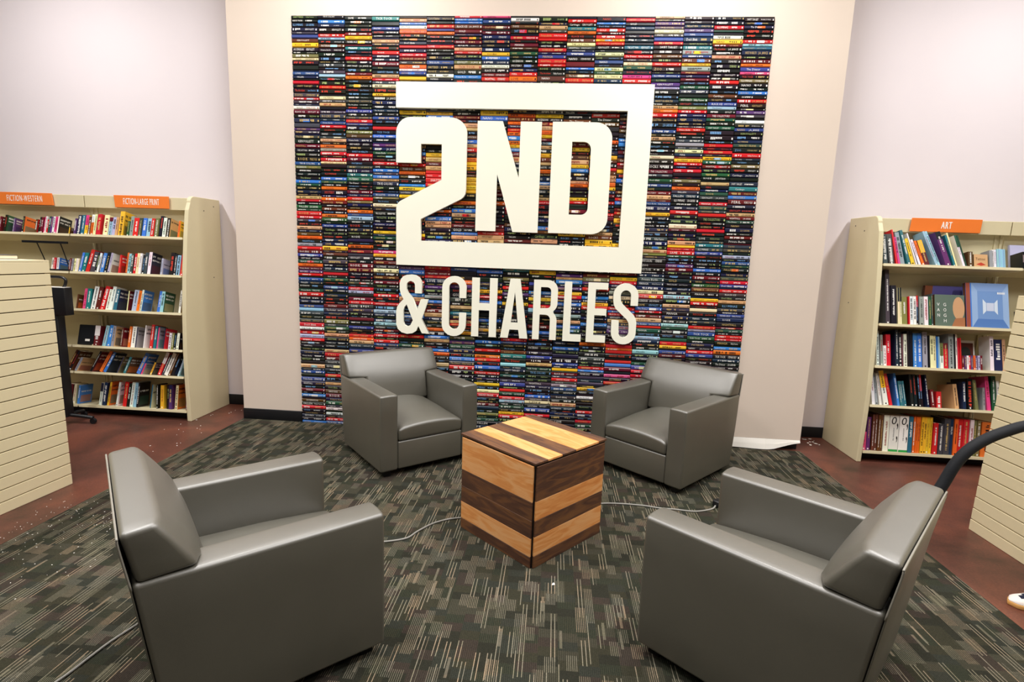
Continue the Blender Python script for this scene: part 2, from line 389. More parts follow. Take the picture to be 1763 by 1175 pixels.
# the coloured spines of each column, top to bottom: height in millimetres and colour code; the spines between are dark
MURAL = ['3595H 3430U 3398D 3363Y 3275V 3249C 3132U 3060R 2956H 2926R 2853W 2705H 2674P 2610H 2384U 2353V 2229B 2206E 2093A 2068R 2012E 1986E 1951R 1920R 1827A 1771D 1740O 1677G 1646R 1583U 1526E 1494O 1464M 1435P 1407R 1366U 1265E 1227R 1163N 1119U 1087S 945R 912W 873R 834L 804R 551A 498U 425U 324M 270B 223D 155R 73N',
'3546B 3439R 3414S 3356D 3200H 3146H 3116S 3022R 2936C 2881A 2729U 2699R 2585A 2534O 2504G 2473R 2423R 2396C 2260B 2230E 2178O 2084O 1998D 1939O 1906E 1850U 1651Y 1599D 1469N 1423R 1369E 1300U 1224N 1058N 981V 923E 858A 708A 669R 471R 393A 317D 277M 202E 148W 101W 46R',
'3421Y 3338T 3257R 3103O 2911H 2830U 2748R 2724U 2656V 2624D 2588N 2463R 2297T 2260E 2151M 2093R 2065V 1982O 1954U 1923S 1729N 1675O 1631M 1574H 1465M 1296R 1265L 1170R 1017M 940U 863R 834O 804A 720U',
'3600M 3571T 3494U 3396A 3370H 3305R 3117A 3092R 3037C 2968Y 2902N 2776U 2692R 2626B 2552P 2487E 2399R 2340B 2286B 2261A 2226N 2132U 2107V 2043C 1808Y 1757E 1634I 1603Y 1468C 1406D 1362M 1243R 1167R 1097S 1066N 1015N 983S 874R 822R 790U',
'3597I 3560A 3533B 3506W 3472O 3382N 3353R 3289R 3196O 3172W 3143U 3103Y 1501P 1464B 1377R 1259B 1221A 1063B 993N 878R 794E',
'3603T 3513R 3488U 3461O 3356R 3229U 3127W 1510R 1460M 1430R 1337P 1249G 1206B 1181D 1086A 953O 883B 851A 761B 728O 624A',
'3593R 3567B 3543B 3511D 3476M 3449N 3393M 3336A 3309R 3233V 3197A 3118B 1506U 1389O 1352P 1165A 1109T 1033A 1008R 932Y 887V 842P 804E 688B 649H 610R',
'3591I 3552U 3507M 3466M 3300Y 3268B 3235N 3203W 3137M 3104R 1496B 1318Y 1269R 1219B 1056B 968A 860B 783R 726O 694R 623B 571R 466Y 401C 362R 276M 243N 183V 130E',
'3621O 3568W 3515D 3428R 3372M 3345D 3307E 3145R 3107O 1517T 1438V 1358R 1303P 1216Y 890R 865U 776D 737T 660S 609N 557E 512H 473U 420R 388E 348R 316S 263E 203Y 170R',
'3588C 3536N 3507A 3478H 3442R 3418R 3336R 3283U 3247R 3221R 3111D 1503Y 1401U 1324B 1266Y 1202R 1163S 966B 781H 741U 674A 634E 465N 376B 321C 246U 197R',
'3559R 3499T 3469O 3410D 3379C 3305U 3192B 3136D 3102R 1486P 1461A 1429B 1372P 1327Y 1295R 1231B 1127G 1075A 1030B 997E 879N 832B 759N 686U 639Y 599M 545R 491G 457U 382H 307A 225N',
'3598C 3541B 3489R 3439R 3414Y 3387R 3306C 3245U 3189C 3164E 3133C 1495M 1457V 1426P 1375R 1298B 1241Y 1208R 1060B 883O 745H 665R 638B 470Y 389W 252R 163R 122E',
'3568R 3506N 3358T 3291R 3234C 3202E 3135I 3101R 1473Y 1441R 1352G 1308C 1212R 1186B 1161R 1103A 1044G 1005P 875R 849O 822R 736R 703B 604I 537R',
'3594A 3540P 3482C 3453H 3423U 3392R 3293D 3232R 3141U 3076P 3050L 2947N 2899A 2869O 2837R 2708U 2651A 2501C 2314E 2272U 2173A 2120U 2033Y 1826H 1789N 1721A 1700V 1674H 1513N 1368C 1330R 1222U 1196R 1158M 1119A 1087U 1061R 1029E 964S 932N 834S 728E 689U 656R 616R',
'3490P 3459U 3361T 3322G 3295U 3260D 3231Y 3199G 3168M 3057E 2959E 2896V 2867R 2838N 2803N 2786G 2723R 2607G 2554C 2479Y 2450R 2396R 2313V 2253O 2222H 2055R 1937C 1911M 1865N 1797A 1774Y 1747R 1714R 1688E 1604P 1572M 1403N 1333S 1257A 1085S 1059E 956E 923R 891Y 845U',
'3514R 3491E 3439W 3406Y 3379M 3291A 3098R 2992D 2930U 2899S 2837M 2807E 2742E 2603R 2550R 2500Y 2468E 2435M 2369E 2296A 2213E 2131R 2097E 2038R 1908R 1784T 1717U 1573B 1443E 1406D 1318Y 1286R 1229C 1076R 1051G 1018U 980E 922N 857R 824U',
'3410R 3383S 3359T 3260M 3231O 3200U 3169I 3112V 3018B 2956R 2867P 2794W 2732U 2607H 2527R 2500N 2441V 2255T 2189B 2048A 1987E 1782H 1694L 1641U 1615E 1542N 1477R 1446U 1403R 1309A 1189U 1151N 1055E 1004R 978R 901B 862O']
slots = []; keys = []
for c in range(17):
    x0 = -1.9975 + c * CW; z = H - random.uniform(0, .012); marks = [(int(q[:-1]) / 1000, q[-1]) for q in MURAL[c].split()]
    while z > .012:
        t = random.choice([.026, .028, .03, .03, .033, .033, .036, .036, .039, .043])
        while marks and marks[0][0] > z - .004: marks.pop(0)
        key = None
        if marks:
            mz = marks[0][0]
            if z - mz < .024: t = max(.022, 2 * (z - mz)); key = marks.pop(0)[1]; t = min(t, .04)
            elif z - mz < .052: t = z - mz - .016
        if z - t < .02: t = z
        if key is None:
            inside = 4 <= c <= 12 and 1.75 < z < 2.86
            key = random.choice('KKKKRNOYBDAM') if inside else random.choice('KKKKKKKKKKKKKKKKHHNNNM')
            if z < .6 and not marks and 4 > c or z < .6 and not marks and c > 12: key = random.choice('KKKNUREMAB')
        slots.append((x0, x0 + CW, z - t, z)); keys.append(key); z -= t
scored = sorted(range(len(slots)), key=lambda i: -(slots[i][3] - slots[i][2]) * hidden((slots[i][0] + slots[i][1]) / 2, (slots[i][2] + slots[i][3]) / 2) * (1 + .03 * slots[i][3]))
big = set(scored[:300]); rest = MB()
for i, (x0, x1, z0, z1) in enumerate(slots):
    key = keys[i]
    if i in big:
        mb = MB(); spine_book(mb, x0, x1, z0, z1, key); mb.build('book', M['spine'], wall, colours=True)
    else: spine_book(rest, x0, x1, z0, z1, key)
o = rest.build('book_spines', M['spine'], wall, colours=True); o['kind'] = 'stuff'

# ================================================================== SIGN
sign = thing('store_sign', 'large white cut-out letter sign mounted on the wall of books', 'sign', (0, -.02, 1.5))
def letter(name, outs, y0=-.045, y1=-.012):
    o = plate(name, [[(x, z - 1.5) for x, z in p] for p in outs], y0 + .02, y1 + .02, M['white_sign'], sign); return o
letter('frame_and_numeral_two', [[(-1.071, 2.405)] + arc(-.945, 2.65, .126, 180, 90, 8, .131) + arc(-.60, 2.66, .142, 90, 0, 8, .122) +
       [(-.458, 2.19), (-.463, 2.155), (-.478, 2.128), (-.50, 2.11), (-.851, 1.933), (-.851, 1.746), (.879, 1.746), (.879, 2.856), (-1.072, 2.856), (-1.072, 3.064), (1.083, 3.064), (1.083, 1.529), (-1.07, 1.529),
        (-1.07, 2.015), (-1.066, 2.045), (-1.053, 2.066), (-1.033, 2.083), (-.673, 2.267), (-.673, 2.563), (-.853, 2.563), (-.853, 2.405)]])
letter('letter_n', [[(-.368, 2.759), (-.154, 2.759), (-.005, 2.30), (-.003, 2.759), (.175, 2.759), (.175, 1.846), (-.043, 1.846), (-.19, 2.326), (-.192, 1.848), (-.368, 1.848)]])
letter('letter_d', [[(.266, 2.762)] + arc(.63, 2.63, .136, 90, 0, 8, .132) + arc(.63, 1.98, .136, 0, -90, 8, .132) + [(.266, 1.848)],
                    [(.436, 2.605)] + arc(.535, 2.545, .06, 90, 0, 6) + arc(.535, 2.068, .06, 0, -90, 6) + [(.436, 2.008)]])
letter('ampersand', [[(-.836, 1.28), (-.899, 1.28), (-.899, 1.35)] + arc(-.937, 1.35, .038, 0, 180, 8) + [(-.975, 1.318), (-.962, 1.284), (-.918, 1.236), (-.879, 1.131), (-.845, 1.228), (-.779, 1.228), (-.838, 1.05), (-.766, .92), (-.833, .92), (-.866, .985)] +
       [(-.885, .94), (-.92, .917), (-.97, .909), (-1.02, .921), (-1.055, .95), (-1.07, .995), (-1.07, 1.11), (-1.062, 1.15), (-1.041, 1.184), (-1.003, 1.223), (-1.028, 1.268), (-1.038, 1.31), (-1.038, 1.367), (-1.028, 1.4), (-1.008, 1.426), (-.975, 1.441), (-.935, 1.446), (-.895, 1.441), (-.862, 1.422), (-.843, 1.394), (-.836, 1.36)],
       [(-.974, 1.177), (-.995, 1.152), (-1.005, 1.12), (-1.005, 1.02), (-.994, .99), (-.968, .977), (-.94, .989), (-.917, 1.035)]])
letter('letter_c', [arc(-.5435, 1.345, .1085, 0, 180, 12, .102) + arc(-.5435, 1.01, .1085, 180, 360, 12, .102) + [(-.435, 1.121), (-.496, 1.121)] + arc(-.543, 1.018, .047, 0, -180, 8) + arc(-.543, 1.345, .047, 180, 0, 8) + [(-.496, 1.254), (-.435, 1.254)]])
letter('letter_h', [[(-.384, 1.44), (-.319, 1.44), (-.319, 1.214), (-.225, 1.214), (-.225, 1.44), (-.159, 1.44), (-.159, .915), (-.225, .915), (-.225, 1.153), (-.319, 1.153), (-.319, .915), (-.384, .915)]])
letter('letter_a', [[(-.122, .915), (-.053, .915), (-.04, .991), (.039, .991), (.051, .915), (.124, .915), (.042, 1.443), (-.044, 1.443)], [(0, 1.325), (-.031, 1.053), (.032, 1.053)]])
letter('letter_r', [[(.164, .914), (.164, 1.442), (.29, 1.442)] + arc(.29, 1.355, .087, 90, 0, 7) + arc(.29, 1.24, .087, 0, -52, 4) + [(.343, 1.16)] + arc(.29, 1.085, .086, 45, 0, 4) + [(.376, .914), (.317, .914), (.317, 1.095)] + arc(.275, 1.095, .042, 0, 90, 5) + [(.224, 1.137), (.224, .914)],
                    [(.227, 1.38), (.285, 1.38)] + arc(.285, 1.347, .032, 80, 0, 4) + arc(.285, 1.224, .032, 0, -80, 4) + [(.227, 1.191)]])
letter('letter_l', [[(.434, 1.437), (.498, 1.437), (.498, .971), (.596, .971), (.596, .91), (.434, .91)]])
letter('letter_e', [[(.64, 1.436), (.811, 1.436), (.811, 1.379), (.706, 1.379), (.706, 1.209), (.807, 1.209), (.807, 1.152), (.704, 1.152), (.704, .971), (.81, .971), (.81, .911), (.64, .911)]])
letter('letter_s', [arc(.967, 1.335, .107, 0, 180, 12, .105) + [(.862, 1.288), (.868, 1.25), (.886, 1.215), (.985, 1.127), (1.003, 1.10), (1.01, 1.07)] + arc(.967, 1.008, .044, 0, -180, 8) + [(.919, 1.114), (.858, 1.114)] +
                    arc(.965, 1.005, .107, 180, 360, 12, .101) + [(1.072, 1.10), (1.064, 1.135), (1.042, 1.17), (.945, 1.258), (.928, 1.285), (.922, 1.315)] + arc(.967, 1.335, .045, 180, 0, 8) + [(1.012, 1.248), (1.074, 1.248)]])

# ================================================================== ARMCHAIRS
CWD, CD, AH, AW = .822, .818, .618, .138
def armchair(loc, rz, label):
    t = thing('armchair', label, 'armchair', loc, rz, 'grey club armchairs round the wooden cube')
    hw = CWD / 2; V = M['vinyl']
    for s in (-1, 1):
        b = MB(); xs = [hw - AW, hw - AW / 2, hw]; nz = 8; rows = []
        b.box(min(s * (hw - AW), s * hw), max(s * (hw - AW), s * hw), 0, .818, .05, AH)
        o = b.build('armrest', V, t)
        bm = bmesh.new(); bm.from_mesh(o.data); bmesh.ops.subdivide_edges(bm, edges=bm.edges[:], cuts=3, use_grid_fill=True)
        for v in bm.verts:
            u = (v.co.x * s - (hw - AW)) / AW; q = (v.co.z - .05) / (AH - .05)
            v.co.y -= max(0, v.co.y) / .818 * .068 * (1 - q)          # the rear edge leans forward towards the floor
            if v.co.z > AH - .001: v.co.z += .005 * math.sin(math.pi * u)
            if 0.02 < q < .98 and u > .99: v.co.x += s * .005 * math.sin(math.pi * q)
            if v.co.y < .001 and 0 < q < 1: v.co.y -= .003 * math.sin(math.pi * u)
        bm.to_mesh(o.data); bm.free(); bevel(o, .015, 4)
    bevel(bx(-hw + AW + .001, hw - AW - .001, .006, .06, .05, .262).build('front_rail', V, t), .012, 3)
    bx(-hw + AW + .001, hw - AW - .001, .061, .745, .06, .23).build('seat_deck', M['board'], t)
    b = MB(); b.prism([(.7515, .052), (.8185, .60), (.8415, .762), (.8405, .776), (.8455, .774), (.8465, .76), (.8235, .60), (.7575, .052)], 'x', -hw + .007, hw - .007); bevel(b.build('rear_panel', V, t), .002, 2)
    # seat cushion, crowned
    x0 = hw - AW - .003; nx, ny = 12, 12; b = MB()
    def top(i, j):
        u = i / nx; v = j / ny; x = -x0 + 2 * x0 * u; y = -.004 + .63 * v
        z = .352 + .03 * math.sin(math.pi * u) ** .5 + .045 * (math.sin(math.pi * u) ** .6) * (min(1, v * 2.0) ** .6) + .02 * v
        return (x, y, z)
    T = [[top(i, j) for j in range(ny + 1)] for i in range(nx + 1)]; vs = []; ix = {}
    for i in range(nx + 1):
        for j in range(ny + 1): ix[i, j] = len(vs); vs.append(T[i][j])
    lo = {}
    for i in range(nx + 1):
        for j in range(ny + 1): lo[i, j] = len(vs); vs.append((T[i][j][0], T[i][j][1] + (.004 if j == 0 else 0), .264))
    fs = []
    for i in range(nx):
        for j in range(ny): fs.append((ix[i, j], ix[i + 1, j], ix[i + 1, j + 1], ix[i, j + 1])); fs.append((lo[i, j], lo[i, j + 1], lo[i + 1, j + 1], lo[i + 1, j]))
    for i in range(nx): fs.append((lo[i, 0], lo[i + 1, 0], ix[i + 1, 0], ix[i, 0])); fs.append((ix[i, ny], ix[i + 1, ny], lo[i + 1, ny], lo[i, ny]))
    for j in range(ny): fs.append((ix[0, j], ix[0, j + 1], lo[0, j + 1], lo[0, j])); fs.append((lo[nx, j], lo[nx, j + 1], ix[nx, j + 1], ix[nx, j]))
    b.quadmesh(vs, fs); o = b.build('seat_cushion', V, t); bevel(o, .02, 4)
    # T-shaped back cushion: ears over the arms
    xs = [-hw + .004, -hw + AW * .5, -hw + AW + .004, -.18, -.09, 0, .09, .18, hw - AW - .004, hw - AW * .5, hw - .004]
    zs = [.40, .47, .545, .616, .68, .74, .80]
    yf_ = lambda z: float(np.interp(z, [.40, .628, .70, .80], [.575, .632, .668, .735])); yr = lambda z: float(np.interp(z, [.40, .6, .80], [.80, .803, .842]))
    def on(i, k): return not (zs[k] < .6 and (i < 2 or i >= len(xs) - 3))
    vs = []; ix = {}
    def vid(i, k, f):
        q = (i, k, f)
        if q not in ix:
            x, z = xs[i], zs[k]; u = x / (hw - .004); top_ = k == len(zs) - 1
            zz = z + (-.012 if f == 1 and top_ else 0) + (.006 * (1 - u * u) if top_ else 0) + (.008 if (f == 0 and k == 3 and i in (0, 1, len(xs) - 2, len(xs) - 1)) else 0)
            y = yf_(z) if f == 0 else yr(z)
            if f == 0:
                wv = math.sin(math.pi * min(1, max(0, (z - .38) / .44))); y -= .022 * wv * max(0, 1 - u * u) ** .5
                if i in (0, len(xs) - 1): y += .012
            ix[q] = len(vs); vs.append((x, y, zz))
        return ix[q]
    fs = []
    for i in range(len(xs) - 1):
        for k in range(len(zs) - 1):
            if not on(i, k): continue
            fs.append((vid(i, k, 0), vid(i + 1, k, 0), vid(i + 1, k + 1, 0), vid(i, k + 1, 0))); fs.append((vid(i, k, 1), vid(i, k + 1, 1), vid(i + 1, k + 1, 1), vid(i + 1, k, 1)))
            for di, dk, e in ((-1, 0, ((i, k), (i, k + 1))), (1, 0, ((i + 1, k + 1), (i + 1, k))), (0, -1, ((i + 1, k), (i, k))), (0, 1, ((i, k + 1), (i + 1, k + 1)))):
                a, q = i + di, k + dk
                if 0 <= a < len(xs) - 1 and 0 <= q < len(zs) - 1 and on(a, q): continue
                (p, r), (p2, r2) = e
                fs.append((vid(p, r, 0), vid(p, r, 1), vid(p2, r2, 1), vid(p2, r2, 0)))
    b = MB(); b.quadmesh(vs, fs); back = b.build('backrest', V, t); bevel(back, .019, 4)
    tube('piping', [(-hw + .008, .820, .60), (-hw + .008, .842, .745), (-hw + .012, .844, .772), (-hw + .04, .844, .778), (0, .844, .780), (hw - .04, .844, .778), (hw - .012, .844, .772), (hw - .008, .842, .745), (hw - .008, .820, .60)], .0036, M['piping'], back, 6, 6)
    for x in (-hw + .07, hw - .07):
        for y in (.06, .69):
            f = MB(); f.prism([(x - .026, y - .026), (x + .026, y - .026), (x + .026, y + .026), (x - .026, y + .026)], 'z', 0, .052)
            bevel(f.build('foot', M['foot'], t), .004, 2)
    return t
armchair((-.538, -.91, CZ), R(41.17), 'grey vinyl armchair at back left, by the black baseboard end of the book wall')
armchair((.988, -.855, CZ), R(-42.64), 'grey vinyl armchair at back right, before the torn white skirting strip')
armchair((-.567, -2.534, CZ), R(132.93), 'grey vinyl armchair at front left, turned away, beside the scattered paper bits')
armchair((1.022, -2.39, CZ), R(-131.22), 'grey vinyl armchair at front right, turned away, below the arched black pole')

# ================================================================== WOODEN CUBE
cube = thing('cube_table', 'striped cube table of light and dark wood planks between the armchairs', 'table', (.2604, -1.7257, CZ), R(48.53))
h = .3055
bx(-h + .009, h - .009, -h + .009, h - .009, .003, .579).build('carcass', M['edge'], cube)
def plank(x0, x1, y0, y1, z0, z1, m, along):
    """board with its grain (local x) along the given axis"""
    c = ((x0 + x1) / 2, (y0 + y1) / 2, (z0 + z1) / 2); d = (x1 - x0, y1 - y0, z1 - z0)
    if along == 'x': o = bx(-d[0] / 2, d[0] / 2, -d[1] / 2, d[1] / 2, -d[2] / 2, d[2] / 2).build('plank', M[m], cube)
    else: o = bx(-d[1] / 2, d[1] / 2, -d[0] / 2, d[0] / 2, -d[2] / 2, d[2] / 2).build('plank', M[m], cube); o.rotation_euler = (0, 0, R(90))
    o.location = c; bevel(o, .0012, 1, False)
tb = [-h, -.208, -.093, .022, .23, h]
for i in range(5):
    e = random.uniform(-.0008, .0008)
    plank(tb[i] + .0004, tb[i + 1] - .0004, -h, h, .58, .592 + e, 'light_wood' if i % 2 else 'dark_wood', 'y')
lb = [.0, .064, .169, .269, .372, .570]; lm = ['dark_wood', 'light_wood', 'dark_wood', 'dark_wood', 'light_wood']
rb = [.0, .069, .178, .27, .377, .570]; rm = ['dark_wood', 'light_wood', 'dark_wood', 'light_wood', 'dark_wood']
for i in range(5):
    for s in (-1, 1):
        e = random.uniform(-.0006, .0006)
        a, c2 = sorted((s * (h - .009), s * (h + e)))
        plank(a, c2, -h + .0145, h - .0145, lb[i] + .0004, lb[i + 1] - .0004, lm[i], 'y')
        plank(-h + .0145, h - .0145, a, c2, rb[i] + .0004, rb[i + 1] - .0004, rm[i], 'x')

# ================================================================== CORDS
r = .0055
o = tube('power_cord', [(-.16, -1.655, CZ + r), (-.25, -1.69, CZ + r), (-.333, -1.758, CZ + r), (-.40, -1.86, CZ + r), (-.444, -1.945, CZ + r), (-.547, -1.997, CZ + r), (-.66, -2.03, CZ + r), (-.80, -2.13, CZ + r), (-.935, -2.27, CZ + r),
     (-1.153, -2.485, CZ + r), (-1.372, -2.69, CZ + r), (-1.395, -2.80, CZ + r), (-1.424, -2.914, CZ + r), (-1.436, -3.013, CZ + r), (-1.448, -3.114, CZ + r), (-1.50, -3.30, CZ + r), (-1.6, -3.6, CZ + r)], r, M['cord'])
tag(o, 'thin grey power cord running left from the wooden cube under an armchair', 'cord')
o = tube('power_cord', [(.665, -1.36, CZ + r), (.746, -1.322, CZ + r), (.88, -1.31, CZ + r), (1.017, -1.317, CZ + r), (1.10, -1.335, CZ + r), (1.205, -1.34, CZ + r), (1.34, -1.35, CZ + r), (1.46, -1.30, CZ + r), (1.497, -1.262, CZ + .014)], r, M['cord'])
tag(o, 'thin grey power cord running right from the cube to a black plug', 'cord')
plug = thing('plug_block', 'small black plug block on the carpet beside the front right armchair', 'plug', (1.52, -1.235, CZ), R(40))
bevel(bx(-.03, .03, -.025, .025, 0, .045).build('body', M['black_metal'], plug), .01, 3)
for s in (-1, 1): bx(.03, .044, s * .01 - .003, s * .01 + .003, .018, .028).build('prong', M['cord'], plug)

# ================================================================== BOOKCASES
def yfr(z): return float(np.interp(z, [.1, .43, .68, 1.02, 1.36, 1.70], [-.16, -.17, -.165, -.15, -.12, -.075]))
TILT = R(15); BASE_TILT = R(7)
LZ = [1.70, 1.36, 1.02, .68, .43, .10]; RZ = [1.685, 1.195, .845, .51, .10]
def end_panel(mb, x0, x1):
    pts = [(.43, 0), (.43, 2.08)] + arc(.055, 2.018, .06, 90, 180, 6)[0:] + [(-.035, 1.95), (-.078, 1.70), (-.122, 1.36), (-.155, 1.02), (-.174, .68), (-.178, .43), (-.172, 0)]
    mb.prism(pts, 'x', x0, x1)
def bookcase(sg, k, zs, label):
    """unit k (0 = nearest the book wall) on side sg"""
    a = 3.032 + k * 1.09; b_ = a + 1.082
    t = thing('bookcase', label, 'bookcase', (sg * (a + b_) / 2, 0, 0), 0, 'cream metal bookcases')
    X = lambda p: p - (a + b_) / 2
    def put(name, x0, x1, y0, y1, z0, z1, m='cream_metal', w=.003):
        q0, q1 = sorted((sg * X(x0), sg * X(x1))); o = bx(q0, q1, y0, y1, z0, z1).build(name, M[m], t); bevel(o, w, 2, False); return o
    put('back_panel', a, b_, .162, .18, .02, 2.05); put('rear_panel', a, b_, .40, .428, 0, 2.05)
    put('header', a, b_, .10, .16, 1.953, 2.066); put('toe_kick', a, b_, -.06, .15, 0, .062, 'black_rubber')
    for z in zs:
        y = yfr(z) - .006; tl = BASE_TILT if z < .2 else TILT; L = (.155 - y) / math.cos(tl); mb = MB(); q0, q1 = sorted((sg * X(a + .003), sg * X(b_ - .003)))
        mb.box(q0, q1, 0, L, -.016, 0); mb.box(q0, q1, -.003, 0, -.02, .002)
        o = mb.build('base_shelf' if z < .2 else 'shelf', M['cream_metal'], t); o.location = (0, y, z); o.rotation_euler = (-tl, 0, 0)
    for dx in (.006, .05):
        if sg > 0 or True:
            mb = MB(); xx = sg * X(b_ - dx - .018); 
            mb.box(xx - .008, xx + .008, .150, .1615, .1, 1.952)
            for i in range(60): mb.box(xx - .0025, xx + .0025, .1496, .1502, .14 + i * .03, .155 + i * .03)
            up = mb.build('upright', M['cream_metal'], t)
    if k == 1:
        mb = MB(); end_panel(mb, *sorted((sg * X(b_ + .001), sg * X(b_ + .04)))); bevel(mb.build('end_panel', M['cream_metal'], t), .006, 3, False)
    if k == 0:
        mb = MB(); q0, q1 = sorted((sg * X(a - .001), sg * X(a - .04))); end_panel(mb, q0, q1); e = mb.build('end_panel', M['cream_metal'], t); bevel(e, .006, 3, False)
        for (y, z) in ((.33, 2.01), (.18, 1.96), (.28, 1.33)):
            s_ = MB(); s_.prism(arc(y, z, .006, 0, 300, 5), 'x', *sorted((sg * X(a - .0405), sg * X(a - .042)))); s_.build('screw', M['black_metal'], e)
    return t
bookcase(-1, 0, LZ, 'cream metal bookcase under the large print sign, end panel beside the left beige wall')
bookcase(-1, 1, LZ, 'cream metal bookcase under the western fiction sign, at the left edge of the photo')
bookcase(1, 0, RZ, 'cream metal bookcase of art books under the art sign on the right')
bookcase(1, 1, RZ, 'cream metal bookcase behind the right slatted fixture, at the right photo edge')
def section_sign(x0, x1, txt, label, skew):
    t = thing('section_sign', label, 'sign', ((x0 + x1) / 2, .085, 1.962)); w2 = (x1 - x0) / 2
    mb = MB(); mb.prism([(-w2 + skew[0], 0), (w2 - skew[1], 0), (w2, .112), (-w2, .112)], 'y', -.003, .006); bevel(mb.build('panel', M['orange'], t), .003, 2, False)
    mb = MB(); th = .056; cap = text_polys(txt, 4, .09 if len(txt) > 4 else .02)[1]; wd = min(cap * th / .69 * .5, 2 * w2 * .66)
    fn = lambda u, v: (-wd / 2 + u, -.0042, .03 + v)
    sx = None
    polys, tw = text_polys(txt, 4, .09 if len(txt) > 4 else .02)
    for dx in ((0, .0013) if len(txt) > 4 else (0, .0016, .0032)):
        for vs, fs in polys: mb.quadmesh([(-wd / 2 + v[0] * wd / tw + dx, -.0042 - dx * .02, .03 + v[1] * th / .69) for v in vs], fs)
    mb.build('lettering', M['letter'], t)
section_sign(-4.98, -4.425, 'FICTION-WESTERN', 'orange section sign reading fiction western on the left bookcase header', (0, -.012))
section_sign(-3.805, -3.262, 'FICTION-LARGE PRINT', 'orange section sign reading fiction large print on the bookcase header', (.008, .002))
section_sign(3.31, 3.868, 'ART', 'orange section sign reading art on the right bookcase header', (-.008, .004))

